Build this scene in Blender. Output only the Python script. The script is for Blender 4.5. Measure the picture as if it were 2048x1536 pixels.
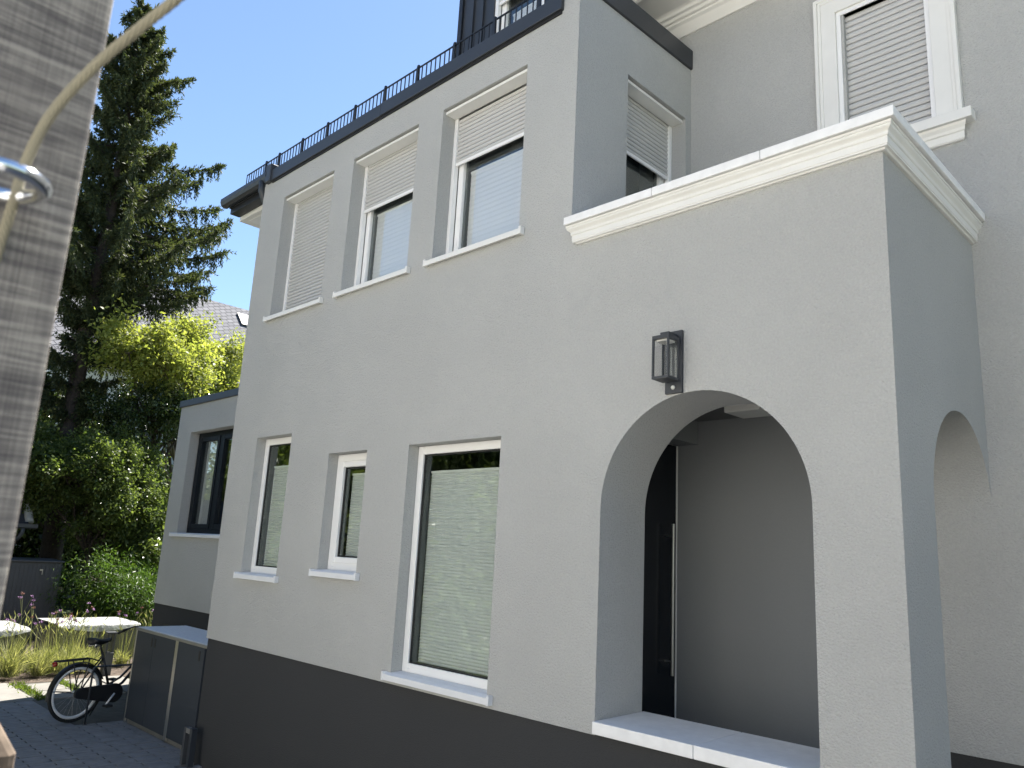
import bpy, bmesh, math, random
import numpy as np
from mathutils import Vector, Matrix

for o in list(bpy.data.objects):
    bpy.data.objects.remove(o)
SC = bpy.context.scene
COL = SC.collection
R = math.radians
random.seed(7)
RNG = np.random.default_rng(11)

# ------------------------------------------------------------------ camera
cam_d = bpy.data.cameras.new('camera')
cam = bpy.data.objects.new('camera', cam_d)
COL.objects.link(cam)
SC.camera = cam
RX = Vector((0.71184651, 0.70041505, 0.05189698))      # image right
RY = Vector((-0.11427435, 0.18841269, -0.9754189))     # image down
RZ = Vector((-0.69297613, 0.68841805, 0.21416039))     # view direction
CAM = Vector((8.4804, -4.0, 2.27))
m = Matrix((RX, -RY, -RZ)).transposed().to_4x4()
m.translation = CAM
cam.matrix_world = m
cam_d.sensor_width = 36.0
cam_d.lens = 1562.57 / 2048 * 36.0
cam_d.clip_start = 0.02
cam_d.clip_end = 2000
cam_d.dof.use_dof = True
cam_d.dof.focus_distance = 7.0
cam_d.dof.aperture_fstop = 12.5

# ------------------------------------------------------------------ light
SUN_DIR = Vector((-0.19, 0.62, 1.0)).normalized()        # towards the sun
el = math.asin(SUN_DIR.z)
az = math.atan2(SUN_DIR.x, SUN_DIR.y)
world = bpy.data.worlds.new('World')
SC.world = world
world.use_nodes = True
wn = world.node_tree.nodes
wl = world.node_tree.links
bg = wn['Background']
sky = wn.new('ShaderNodeTexSky')
sky.sky_type = 'NISHITA'
sky.sun_disc = False
sky.sun_elevation = el
sky.sun_rotation = az
sky.air_density = 1.0
sky.dust_density = 0.15
sky.ozone_density = 2.6
wl.new(sky.outputs[0], bg.inputs['Color'])
bg.inputs['Strength'].default_value = 0.064
sun_d = bpy.data.lights.new('sun', 'SUN')
sun_d.energy = 5.0
sun_d.angle = R(0.53)
sun_d.color = (1.0, 0.955, 0.89)
sun = bpy.data.objects.new('sun', sun_d)
COL.objects.link(sun)
sun.location = (0, 20, 30)
sun.rotation_euler = (-SUN_DIR).to_track_quat('-Z', 'Y').to_euler()
SC.view_settings.view_transform = 'Standard'
SC.view_settings.look = 'None'
SC.view_settings.gamma = 1.0
SC.view_settings.use_curve_mapping = False
SC.view_settings.exposure = 1.86
SC.render.engine = 'CYCLES'
SC.cycles.max_bounces = 10
SC.cycles.diffuse_bounces = 5
SC.cycles.transparent_max_bounces = 12
SC.cycles.use_denoising = True

# ------------------------------------------------------------------ materials
MATS = {}


def mat(name, col, rough=0.6, metal=0.0, spec=0.5, noise=None, bump=None, vor=None):
    """noise=(scale, amount) varies the colour; bump=(scale, strength, distance)"""
    mt = bpy.data.materials.new(name)
    mt.use_nodes = True
    nt = mt.node_tree
    b = nt.nodes['Principled BSDF']
    b.inputs['Base Color'].default_value = (*col, 1)
    b.inputs['Roughness'].default_value = rough
    b.inputs['Metallic'].default_value = metal
    b.inputs['Specular IOR Level'].default_value = spec
    if noise or bump:
        geo = nt.nodes.new('ShaderNodeNewGeometry')
    if noise:
        n = nt.nodes.new('ShaderNodeTexNoise')
        n.inputs['Scale'].default_value = noise[0]
        n.inputs['Detail'].default_value = 6
        nt.links.new(geo.outputs['Position'], n.inputs['Vector'])
        r = nt.nodes.new('ShaderNodeMapRange')
        r.inputs[1].default_value = 0.25
        r.inputs[2].default_value = 0.75
        r.inputs[3].default_value = 1 - noise[1]
        r.inputs[4].default_value = 1 + noise[1]
        nt.links.new(n.outputs['Fac'], r.inputs[0])
        mx = nt.nodes.new('ShaderNodeVectorMath')
        mx.operation = 'SCALE'
        mx.inputs[0].default_value = col
        nt.links.new(r.outputs[0], mx.inputs['Scale'])
        nt.links.new(mx.outputs[0], b.inputs['Base Color'])
    if bump:
        n2 = nt.nodes.new('ShaderNodeTexNoise')
        n2.inputs['Scale'].default_value = bump[0]
        n2.inputs['Detail'].default_value = 4
        nt.links.new(geo.outputs['Position'], n2.inputs['Vector'])
        bp = nt.nodes.new('ShaderNodeBump')
        bp.inputs['Strength'].default_value = bump[1]
        bp.inputs['Distance'].default_value = bump[2]
        nt.links.new(n2.outputs['Fac'], bp.inputs['Height'])
        nt.links.new(bp.outputs[0], b.inputs['Normal'])
    MATS[name] = mt
    return mt


def stucco(name, col, vary, scale, strength):
    mt = bpy.data.materials.new(name)
    mt.use_nodes = True
    nt = mt.node_tree
    N, L = nt.nodes, nt.links
    b = N['Principled BSDF']
    b.inputs['Roughness'].default_value = 0.93
    b.inputs['Specular IOR Level'].default_value = 0.15
    geo = N.new('ShaderNodeNewGeometry')
    big = N.new('ShaderNodeTexNoise')
    big.inputs['Scale'].default_value = 1.1
    big.inputs['Detail'].default_value = 5
    L.new(geo.outputs['Position'], big.inputs['Vector'])
    fine = N.new('ShaderNodeTexNoise')
    fine.inputs['Scale'].default_value = scale * 0.8
    fine.inputs['Detail'].default_value = 5
    fine.inputs['Roughness'].default_value = 0.65
    L.new(geo.outputs['Position'], fine.inputs['Vector'])
    vo = N.new('ShaderNodeTexVoronoi')
    vo.inputs['Scale'].default_value = scale
    L.new(geo.outputs['Position'], vo.inputs['Vector'])
    ad = N.new('ShaderNodeMath')
    ad.operation = 'MULTIPLY_ADD'
    ad.inputs[1].default_value = 1.2
    L.new(fine.outputs['Fac'], ad.inputs[0])
    inv = N.new('ShaderNodeMath')
    inv.operation = 'MULTIPLY'
    inv.inputs[1].default_value = -0.7
    L.new(vo.outputs['Distance'], inv.inputs[0])
    L.new(inv.outputs[0], ad.inputs[2])
    bp = N.new('ShaderNodeBump')
    bp.inputs['Strength'].default_value = strength
    bp.inputs['Distance'].default_value = 0.010
    L.new(ad.outputs[0], bp.inputs['Height'])
    L.new(bp.outputs[0], b.inputs['Normal'])
    mr = N.new('ShaderNodeMapRange')
    mr.inputs[1].default_value = 0.2
    mr.inputs[2].default_value = 0.8
    mr.inputs[3].default_value = 1 - vary
    mr.inputs[4].default_value = 1 + vary
    sm = N.new('ShaderNodeMath')
    sm.operation = 'MULTIPLY_ADD'
    sm.inputs[1].default_value = 0.6
    L.new(fine.outputs['Fac'], sm.inputs[0])  # grain shading put into the colour, since soft light flattens the bumps
    hb = N.new('ShaderNodeMath')
    hb.operation = 'MULTIPLY'
    hb.inputs[1].default_value = 0.4
    L.new(big.outputs['Fac'], hb.inputs[0])
    L.new(hb.outputs[0], sm.inputs[2])
    L.new(sm.outputs[0], mr.inputs[0])
    vm = N.new('ShaderNodeVectorMath')
    vm.operation = 'SCALE'
    vm.inputs[0].default_value = col
    L.new(mr.outputs[0], vm.inputs['Scale'])
    L.new(vm.outputs[0], b.inputs['Base Color'])
    MATS[name] = mt


stucco('stucco', (0.443, 0.445, 0.430), 0.15, 92, 0.75)
stucco('smooth_plaster', (0.215, 0.225, 0.232), 0.03, 60, 0.06)  # smooth porch plaster; its darker grey also holds the porch's shade
stucco('plinth_plaster', (0.047, 0.048, 0.049), 0.08, 120, 0.35)
mat('white_paint', (0.74, 0.735, 0.70), 0.5, noise=(6, 0.03))
mat('white_pvc', (0.80, 0.80, 0.79), 0.35)
mat('sill_white', (0.72, 0.73, 0.74), 0.55, noise=(9, 0.04))
mat('stone_white', (0.80, 0.80, 0.79), 0.6, noise=(14, 0.06), bump=(60, 0.1, 0.002))
mat('slat_grey', (0.50, 0.50, 0.49), 0.5)
mat('anthracite', (0.030, 0.034, 0.040), 0.45, noise=(3, 0.12))
mat('frame_navy', (0.008, 0.011, 0.016), 0.45, spec=0.2)
mat('brown_wood', (0.14, 0.105, 0.075), 0.9, noise=(60, 0.35), bump=(90, 0.5, 0.002))
mat('black_metal', (0.012, 0.013, 0.015), 0.45)
mat('door_dark', (0.006, 0.008, 0.012), 0.18)
mat('cabinet_panel', (0.038, 0.045, 0.056), 0.45, spec=0.15, noise=(2, 0.08))
mat('cabinet_top', (0.62, 0.64, 0.66), 0.6, noise=(30, 0.12))
mat('steel', (0.55, 0.54, 0.51), 0.32, metal=1.0, noise=(8, 0.06))
mat('cabinet_trim', (0.30, 0.29, 0.27), 0.42, metal=0.6, noise=(5, 0.1))
mat('chrome', (0.82, 0.83, 0.84), 0.12, metal=1.0)
mat('gasket', (0.01, 0.01, 0.01), 0.6)
mat('room_dark', (0.045, 0.045, 0.045), 0.9)  # dark colour stands in for the lack of light behind the windows
mat('blind', (0.70, 0.70, 0.70), 0.8)
mat('curtain', (0.55, 0.55, 0.52), 0.9)
mat('ceiling', (0.14, 0.14, 0.14), 0.85)  # grey darkened to carry the dim light inside the porch
mat('lamp_glass_white', (0.65, 0.65, 0.62), 0.3)
mat('rubber', (0.012, 0.012, 0.012), 0.7)
mat('rim', (0.68, 0.68, 0.67), 0.45)
mat('saddle', (0.014, 0.014, 0.015), 0.55)
mat('red_lens', (0.25, 0.015, 0.008), 0.25)
mat('paver', (0.185, 0.182, 0.180), 0.85, noise=(7, 0.18), bump=(90, 0.25, 0.004))
mat('paver_joint', (0.018, 0.018, 0.018), 0.95)
mat('sand_ground', (0.075, 0.07, 0.058), 0.95, noise=(9, 0.3), bump=(40, 0.6, 0.01))
mat('slab', (0.175, 0.165, 0.145), 0.9, noise=(5, 0.15), bump=(50, 0.3, 0.004))
mat('mulch', (0.07, 0.05, 0.035), 0.95, noise=(22, 0.5), bump=(30, 0.9, 0.03))
mat('lawn', (0.06, 0.08, 0.03), 0.95, noise=(4, 0.4), bump=(30, 0.8, 0.03))
mat('asphalt', (0.13, 0.128, 0.122), 0.9, noise=(12, 0.15))
mat('sidewalk', (0.52, 0.50, 0.46), 0.9, noise=(3, 0.12))
mat('shed_metal', (0.055, 0.058, 0.062), 0.5, noise=(3, 0.1))
mat('roof_dark', (0.045, 0.047, 0.052), 0.6, noise=(4, 0.2))
mat('render_cream', (0.80, 0.775, 0.715), 0.9, noise=(2, 0.05))
mat('bark', (0.055, 0.042, 0.033), 0.95, noise=(14, 0.35), bump=(24, 0.9, 0.03))
mat('bark_light', (0.11, 0.09, 0.065), 0.95, noise=(14, 0.35), bump=(24, 0.8, 0.02))
mat('rope', (0.26, 0.235, 0.165), 0.75)
mat('flower_stem', (0.16, 0.17, 0.06), 0.8)
mat('flower_pink', (0.36, 0.21, 0.37), 0.8)
mat('flower_dry', (0.26, 0.13, 0.10), 0.9)
mat('cover_white', (0.34, 0.34, 0.325), 0.4, noise=(7, 0.25), bump=(14, 0.8, 0.02))
mat('skirt_grey', (0.10, 0.10, 0.10), 0.6)


def glass_mat(name, tint, boost):
    mt = bpy.data.materials.new(name)
    mt.use_nodes = True
    nt = mt.node_tree
    N, L = nt.nodes, nt.links
    N.remove(N['Principled BSDF'])
    out = N['Material Output']
    tr = N.new('ShaderNodeBsdfTransparent')
    tr.inputs[0].default_value = (*tint, 1)
    gl = N.new('ShaderNodeBsdfGlossy')
    gl.inputs['Roughness'].default_value = 0.008
    gl.inputs['Color'].default_value = (0.95, 1.0, 0.97, 1)
    # Schlick reflectance, the same from both sides of the sheet
    geo = N.new('ShaderNodeNewGeometry')
    dt = N.new('ShaderNodeVectorMath')
    dt.operation = 'DOT_PRODUCT'
    L.new(geo.outputs['Normal'], dt.inputs[0])
    L.new(geo.outputs['Incoming'], dt.inputs[1])
    ab = N.new('ShaderNodeMath')
    ab.operation = 'ABSOLUTE'
    L.new(dt.outputs['Value'], ab.inputs[0])
    om = N.new('ShaderNodeMath')
    om.operation = 'SUBTRACT'
    om.inputs[0].default_value = 1.0
    L.new(ab.outputs[0], om.inputs[1])
    pw = N.new('ShaderNodeMath')
    pw.operation = 'POWER'
    pw.inputs[1].default_value = 5.0
    L.new(om.outputs[0], pw.inputs[0])
    mu = N.new('ShaderNodeMath')
    mu.operation = 'MULTIPLY_ADD'
    mu.use_clamp = True
    mu.inputs[1].default_value = 1.0 - boost
    mu.inputs[2].default_value = boost
    L.new(pw.outputs[0], mu.inputs[0])
    mx = N.new('ShaderNodeMixShader')
    L.new(mu.outputs[0], mx.inputs[0])
    L.new(tr.outputs[0], mx.inputs[1])
    L.new(gl.outputs[0], mx.inputs[2])
    L.new(mx.outputs[0], out.inputs['Surface'])
    MATS[name] = mt


glass_mat('glass', (0.955, 0.965, 0.965), 0.12)
glass_mat('glass_green', (0.92, 0.945, 0.925), 0.10)  # green tint partly stands for foliage mirrored in the lower panes
glass_mat('lamp_glass', (0.97, 0.97, 0.97), 0.04)
glass_mat('film', (0.86, 0.88, 0.86), 0.09)


def leaf_mat(name, c1, c2, trans=0.45, rough=0.5, spec=0.4):
    mt = bpy.data.materials.new(name)
    mt.use_nodes = True
    nt = mt.node_tree
    N, L = nt.nodes, nt.links
    b = N['Principled BSDF']
    b.inputs['Roughness'].default_value = rough
    b.inputs['Specular IOR Level'].default_value = spec
    geo = N.new('ShaderNodeNewGeometry')
    cr = N.new('ShaderNodeMix')
    cr.data_type = 'RGBA'
    cr.inputs[6].default_value = (*c1, 1)
    cr.inputs[7].default_value = (*c2, 1)
    L.new(geo.outputs['Random Per Island'], cr.inputs[0])
    L.new(cr.outputs[2], b.inputs['Base Color'])
    tl = N.new('ShaderNodeBsdfTranslucent')
    sc = N.new('ShaderNodeVectorMath')
    sc.operation = 'MULTIPLY'
    sc.inputs[1].default_value = (1.35, 1.4, 0.7)
    L.new(cr.outputs[2], sc.inputs[0])
    L.new(sc.outputs[0], tl.inputs[0])
    mx = N.new('ShaderNodeMixShader')
    mx.inputs[0].default_value = trans
    L.new(b.outputs[0], mx.inputs[1])
    L.new(tl.outputs[0], mx.inputs[2])
    L.new(mx.outputs[0], N['Material Output'].inputs['Surface'])
    MATS[name] = mt


leaf_mat('needles', (0.036, 0.052, 0.024), (0.092, 0.104, 0.046), 0.30, 0.6, 0.25)
leaf_mat('leaf_dark', (0.026, 0.046, 0.018), (0.075, 0.105, 0.036), 0.30, 0.26, 0.6)
leaf_mat('leaf_mid', (0.055, 0.085, 0.024), (0.140, 0.175, 0.055), 0.50, 0.36, 0.3)
leaf_mat('leaf_yellow', (0.165, 0.200, 0.050), (0.340, 0.350, 0.105), 0.52, 0.5, 0.3)
leaf_mat('leaf_bamboo', (0.035, 0.080, 0.014), (0.100, 0.160, 0.030), 0.45, 0.45, 0.35)
leaf_mat('grass_blades', (0.130, 0.155, 0.050), (0.420, 0.400, 0.210), 0.38, 0.6, 0.2)
leaf_mat('weed', (0.07, 0.11, 0.02), (0.15, 0.19, 0.04), 0.45, 0.6, 0.2)


def wood_mat():
    mt = bpy.data.materials.new('weathered_wood')
    mt.use_nodes = True
    nt = mt.node_tree
    N, L = nt.nodes, nt.links
    b = N['Principled BSDF']
    b.inputs['Roughness'].default_value = 0.9
    geo = N.new('ShaderNodeNewGeometry')
    # long grain running up the post
    mp = N.new('ShaderNodeMapping')
    mp.inputs['Scale'].default_value = (900, 900, 8)
    L.new(geo.outputs['Position'], mp.inputs[0])
    n1 = N.new('ShaderNodeTexNoise')
    n1.inputs['Scale'].default_value = 1
    n1.inputs['Detail'].default_value = 4
    L.new(mp.outputs[0], n1.inputs['Vector'])
    # saw marks running slanted across the face
    mp2 = N.new('ShaderNodeMapping')
    mp2.inputs['Rotation'].default_value = (R(9), 0, 0)
    mp2.inputs['Scale'].default_value = (12, 9, 240)
    L.new(geo.outputs['Position'], mp2.inputs[0])
    n2 = N.new('ShaderNodeTexNoise')
    n2.inputs['Scale'].default_value = 1
    n2.inputs['Detail'].default_value = 5
    n2.inputs['Roughness'].default_value = 0.7
    n2.inputs['Distortion'].default_value = 0.8
    L.new(mp2.outputs[0], n2.inputs['Vector'])
    n3 = N.new('ShaderNodeTexNoise')
    n3.inputs['Scale'].default_value = 45
    n3.inputs['Detail'].default_value = 3
    L.new(geo.outputs['Position'], n3.inputs['Vector'])
    m1 = N.new('ShaderNodeMath')
    m1.operation = 'MULTIPLY_ADD'
    m1.inputs[1].default_value = 0.36
    L.new(n1.outputs['Fac'], m1.inputs[0])
    m2 = N.new('ShaderNodeMath')
    m2.operation = 'MULTIPLY_ADD'
    m2.inputs[1].default_value = 1.0
    L.new(n2.outputs['Fac'], m2.inputs[0])
    m3 = N.new('ShaderNodeMath')
    m3.operation = 'MULTIPLY'
    m3.inputs[1].default_value = 0.32
    L.new(n3.outputs['Fac'], m3.inputs[0])
    L.new(m3.outputs[0], m2.inputs[2])
    L.new(m2.outputs[0], m1.inputs[2])
    cr = N.new('ShaderNodeValToRGB')
    cr.color_ramp.elements[0].position = 0.56
    cr.color_ramp.elements[0].color = (0.055, 0.05, 0.05, 1)
    cr.color_ramp.elements[1].position = 1.05
    cr.color_ramp.elements[1].color = (0.32, 0.295, 0.255, 1)
    e = cr.color_ramp.elements.new(0.80)
    e.color = (0.158, 0.143, 0.130, 1)
    L.new(m1.outputs[0], cr.inputs[0])
    L.new(cr.outputs[0], b.inputs['Base Color'])
    bp = N.new('ShaderNodeBump')
    bp.inputs['Strength'].default_value = 0.5
    bp.inputs['Distance'].default_value = 0.001
    L.new(m1.outputs[0], bp.inputs['Height'])
    L.new(bp.outputs[0], b.inputs['Normal'])
    MATS['weathered_wood'] = mt


wood_mat()


def slate_mat():
    mt = bpy.data.materials.new('slate')
    mt.use_nodes = True
    nt = mt.node_tree
    N, L = nt.nodes, nt.links
    b = N['Principled BSDF']
    b.inputs['Roughness'].default_value = 0.85
    b.inputs['Specular IOR Level'].default_value = 0.15
    tc = N.new('ShaderNodeTexCoord')
    mp = N.new('ShaderNodeMapping')
    mp.inputs['Rotation'].default_value = (0, 0, R(-28))
    L.new(tc.outputs['UV'], mp.inputs[0])
    br = N.new('ShaderNodeTexBrick')
    br.inputs['Scale'].default_value = 1.0
    br.inputs['Brick Width'].default_value = 0.34
    br.inputs['Row Height'].default_value = 0.24
    br.inputs['Mortar Size'].default_value = 0.022
    br.inputs['Color1'].default_value = (0.135, 0.135, 0.145, 1)
    br.inputs['Color2'].default_value = (0.175, 0.175, 0.185, 1)
    br.inputs['Mortar'].default_value = (0.05, 0.05, 0.055, 1)
    L.new(mp.outputs[0], br.inputs['Vector'])
    L.new(br.outputs['Color'], b.inputs['Base Color'])
    MATS['slate'] = mt


slate_mat()


# ------------------------------------------------------------------ mesh helpers
class MB:
    def __init__(self, fn=None):
        self.v, self.f, self.fn = [], [], fn

    def add(self, pts, faces):
        k = len(self.v)
        self.v += [self.fn(*p) if self.fn else tuple(p) for p in pts]
        self.f += [tuple(i + k for i in f) for f in faces]

    def quad(self, *pts):
        self.add(pts, [tuple(range(len(pts)))])

    def box(self, x0, x1, y0, y1, z0, z1):
        p = [(x0, y0, z0), (x1, y0, z0), (x1, y1, z0), (x0, y1, z0),
             (x0, y0, z1), (x1, y0, z1), (x1, y1, z1), (x0, y1, z1)]
        self.add(p, [(0, 3, 2, 1), (4, 5, 6, 7), (0, 1, 5, 4), (1, 2, 6, 5), (2, 3, 7, 6), (3, 0, 4, 7)])

    def hexa(self, p):
        self.add(p, [(0, 3, 2, 1), (4, 5, 6, 7), (0, 1, 5, 4), (1, 2, 6, 5), (2, 3, 7, 6), (3, 0, 4, 7)])

    def loft(self, rings, closed=True, caps=True):
        n = len(rings[0])
        pts = [p for r in rings for p in r]
        fs = []
        for i in range(len(rings) - 1):
            for j in range(n if closed else n - 1):
                a, b = i * n + j, i * n + (j + 1) % n
                fs.append((a, b, b + n, a + n))
        if caps and closed:
            fs.append(tuple(range(n - 1, -1, -1)))
            fs.append(tuple(range((len(rings) - 1) * n, len(rings) * n)))
        self.add(pts, fs)

    def tube(self, pts, r, n=8, caps=True):
        pts = [Vector(p) for p in pts]
        rr = r if isinstance(r, (list, tuple)) else [r] * len(pts)
        rings = []
        ref = None
        for i, p in enumerate(pts):
            a = pts[max(i - 1, 0)]
            b = pts[min(i + 1, len(pts) - 1)]
            d = (b - a).normalized()
            if ref is None:
                ref = Vector((0, 0, 1)) if abs(d.z) < 0.9 else Vector((1, 0, 0))
            s = d.cross(ref).normalized()
            t = s.cross(d).normalized()
            ref = t
            rings.append([tuple(p + (s * math.cos(2 * math.pi * k / n) + t * math.sin(2 * math.pi * k / n)) * rr[i]) for k in range(n)])
        self.loft(rings, True, caps)

    def ring(self, c, rad, r, axis='y', n=32, k=8, a0=0.0, a1=2 * math.pi, sy=1.0):
        pts = []
        full = abs(a1 - a0 - 2 * math.pi) < 1e-6
        rings = []
        cnt = n if full else n + 1
        for i in range(cnt):
            a = a0 + (a1 - a0) * i / n
            rg = []
            for j in range(k):
                b = 2 * math.pi * j / k
                q = rad + r * math.cos(b)
                h = r * sy * math.sin(b)
                if axis == 'y':
                    rg.append((c[0] + q * math.cos(a), c[1] + h, c[2] + q * math.sin(a)))
                else:
                    rg.append((c[0] + q * math.cos(a), c[1] + q * math.sin(a), c[2] + h))
            rings.append(rg)
        if full:
            rings.append(rings[0])
        self.loft(rings, True, not full)

    def build(self, name, mt, parent=None, smooth=False, bevel=0.0, weld=True):
        me = bpy.data.meshes.new(name)
        me.from_pydata(self.v, [], self.f)
        bm = bmesh.new()
        bm.from_mesh(me)
        if weld:
            bmesh.ops.remove_doubles(bm, verts=bm.verts, dist=0.0004)
        bmesh.ops.recalc_face_normals(bm, faces=bm.faces)
        if bevel:
            es = [e for e in bm.edges if len(e.link_faces) == 2 and e.calc_face_angle(0) > 0.6]
            bmesh.ops.bevel(bm, geom=es, offset=bevel, segments=2, affect='EDGES', profile=0.5)
        bm.to_mesh(me)
        bm.free()
        if smooth:
            me.shade_smooth()
        return link(name, me, mt, parent)


def link(name, me, mt, parent=None):
    o = bpy.data.objects.new(name, me)
    if mt and not me.materials:
        me.materials.append(MATS[mt])
    COL.objects.link(o)
    if parent:
        o.parent = parent
        if parent.type == 'EMPTY' and not parent.get('local'):
            o.matrix_parent_inverse = Matrix.Translation(-Vector(parent.location))
    return o


def tag(o, label=None, cat=None, group=None, kind=None):
    if label:
        o['label'] = label
    if cat:
        o['category'] = cat
    if group:
        o['group'] = group
    if kind:
        o['kind'] = kind
    return o


def thing(name, loc, label, cat, group=None, rz=0.0, local=False):
    o = bpy.data.objects.new(name, None)
    o.empty_display_size = 0.2
    COL.objects.link(o)
    o.location = loc
    o.rotation_euler = (0, 0, rz)
    if local:
        o['local'] = 1
    return tag(o, label, cat, group)


def leaf_quads(name, P, D, L, W, mt, parent, N=None):
    """one rhombus per leaf: P base points, D directions, L lengths, W widths"""
    n = len(P)
    D = D / np.maximum(np.linalg.norm(D, axis=1, keepdims=True), 1e-9)
    if N is None:
        N = RNG.normal(size=(n, 3))
    S = np.cross(D, N)
    S /= np.maximum(np.linalg.norm(S, axis=1, keepdims=True), 1e-9)
    L = np.asarray(L).reshape(-1, 1) * np.ones((n, 1))
    W = np.asarray(W).reshape(-1, 1) * np.ones((n, 1))
    V = np.empty((n, 4, 3))
    V[:, 0] = P
    V[:, 1] = P + D * L * 0.45 + S * W * 0.5
    V[:, 2] = P + D * L
    V[:, 3] = P + D * L * 0.45 - S * W * 0.5
    me = bpy.data.meshes.new(name)
    me.vertices.add(n * 4)
    me.vertices.foreach_set('co', V.reshape(-1).astype(np.float32))
    me.loops.add(n * 4)
    me.loops.foreach_set('vertex_index', np.arange(n * 4, dtype=np.int32))
    me.polygons.add(n)
    me.polygons.foreach_set('loop_start', np.arange(0, n * 4, 4, dtype=np.int32))
    me.polygons.foreach_set('loop_total', np.full(n, 4, dtype=np.int32))
    me.update(calc_edges=True)
    return link(name, me, mt, parent)


# ------------------------------------------------------------------ the setting
def sheet(name, x0, x1, y0, y1, z, mt, parent=None):
    b = MB()
    b.quad((x0, y0, z), (x1, y0, z), (x1, y1, z), (x0, y1, z))
    o = b.build(name, mt, parent)
    if not parent:
        tag(o, kind='structure')
    return o


sheet('ground', -600, 600, -600, 600, -0.05, 'lawn')
drive = sheet('driveway', -4.05, 14.0, -4.55, -0.0, -0.030, 'paver_joint')
court = sheet('paved_court', -2.30, 0.06, -0.0, 1.33, -0.030, 'paver_joint')
sheet('gravel_strip', -4.05, -2.26, -0.0, 1.33, -0.012, 'sand_ground')
sheet('gravel_patch', -4.05, -2.26, -0.95, 0.0, -0.008, 'sand_ground')
sheet('mulch_bed', -11.0, -5.62, -3.0, 6.0, -0.020, 'mulch')
sheet('sidewalk', -40, 40, -6.5, -4.55, -0.014, 'sidewalk')  # invented, out of view; pale so it bounces sunlight onto the front
st = sheet('street', -80, 80, -11.0, -6.5, -0.035, 'asphalt')
kb = MB()
kb.box(-40, 40, -6.62, -6.501, -0.05, 0.0)
tag(kb.build('kerb', 'sidewalk', bevel=0.01), kind='structure')
sheet('far_sidewalk', -40, 40, -13.5, -11.0, 0.0, 'sidewalk')  # invented as well, another pale surface for bounced light

# long narrow pavers, half bond, rows along y
pm = MB()
pm.box(-0.0395, 0.0395, -0.2175, 0.2175, -0.045, 0.0)
pav0 = pm.build('paver', 'paver', bevel=0.004)
pave_mesh = pav0.data
bpy.data.objects.remove(pav0)
half = MB()
half.box(-0.0395, 0.0395, -0.106, 0.106, -0.045, 0.0)
h0 = half.build('paver', 'paver', bevel=0.004)
half_mesh = h0.data
bpy.data.objects.remove(h0)
stuffb = MB()


def uvproj(p):
    q = Vector(p) - CAM
    z = q.dot(RZ)
    if z < 0.1:
        return None
    return 1024 + 1562.57 * q.dot(RX) / z, 768 + 1562.57 * q.dot(RY) / z


npav = 0
for i in range(-45, 3):
    x = -0.0 + i * 0.09 + 0.02
    off = 0.0 if i % 2 else 0.225
    for j in range(-9, 4):
        y = -0.65 + 0.225 + off + j * 0.45
        if y < -3.6 or y > 1.4:
            continue
        if x > -0.02 and y > -0.2:
            continue
        inside = (y < -0.40) or (x > -2.30)
        if not inside or x < -4.05:
            continue
        m_, yy = pave_mesh, y
        if x < -2.30 and y + 0.22 > -0.33:
            m_, yy = half_mesh, y - 0.1125
            if yy + 0.11 > -0.30:
                continue
        uv = uvproj((x, yy, 0))
        if uv and -60 < uv[0] < 460 and uv[1] < 1600 and npav < 300:
            o = link('paver', m_, None, drive if y < 0 else court)
            o.location = (x, yy, random.uniform(-0.002, 0.002))
            o.rotation_euler = (random.uniform(-.006, .006), random.uniform(-.01, .01), random.uniform(-.004, .004))
            npav += 1
        else:
            stuffb.box(x - .0415, x + .0415, yy - .2215, yy + .2215, -0.04, 0)
for i in range(1, 150):
    x = i * 0.09 + 0.02
    for j in range(-13, 2):
        y = -0.425 + (0 if i % 2 else 0.225) + j * 0.45
        if -4.3 < y < -0.24 and not (x <= 0.21 and y > -3.6):
            stuffb.box(x - .0415, x + .0415, y - .2215, y + .2215, -0.04, 0)
so = stuffb.build('paver', 'paver', drive, weld=False)
so['kind'] = 'stuff'

# pale slabs with weeds in the gaps
path = sheet('garden_path', -5.62, -4.05, -3.0, 1.33, -0.025, 'sand_ground')
sl = [(-5.60, -4.07, -1.42, -0.92), (-5.60, -4.07, -0.88, -0.38), (-5.35, -4.75, -0.22, 0.24), (-4.72, -4.07, -0.22, 0.24),
      (-5.60, -4.85, 0.36, 0.80), (-4.82, -4.07, 0.36, 0.80), (-5.60, -4.07, 0.84, 1.25), (-5.60, -4.07, -2.0, -1.46)]
for (a, b_, c, d) in sl:
    q = MB()
    q.box(a, b_, c, d, -0.04, 0.004 + random.uniform(0, 0.004))
    o = q.build('slab', 'slab', path, bevel=0.005)
n = 900
P = np.column_stack([RNG.uniform(-5.55, -4.08, n), np.where(RNG.random(n) < .5, RNG.normal(-0.30, .05, n), RNG.normal(0.30, 0.035, n)), np.full(n, -0.02)])
D = np.column_stack([RNG.normal(0, .7, n), RNG.normal(0, .7, n), np.ones(n)])
o = leaf_quads('weeds', P, D, RNG.uniform(.04, .11, n), RNG.uniform(.008, .02, n), 'weed', None)
tag(o, 'low green weeds growing in the gaps between pale slabs', 'weeds', kind='stuff')

# ------------------------------------------------------------------ the house
house = thing('house', (4.98, 0.0, 0.0), 'grey stucco villa with arched porch, white window sills and dark plinth', 'house')
XW, YM, XP = 4.979, 1.595, 7.148
ZB = 1.237
ZC = 4.474
AL, AR, ASP, AT = 5.318, 6.709, 2.595, 0.489
AC, ARAD = (AL + AR) / 2, (AR - AL) / 2
ZS = 1.322
U = [(3.381, 4.439), (1.954, 3.025), (0.534, 1.586)]
ZUT, ZUB = 6.203, 4.747
LW = [(3.27, 4.369, 1.321, 3.130), (2.05, 2.67, 2.051, 3.122), (0.593, 1.322, 1.951, 3.367)]


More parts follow.
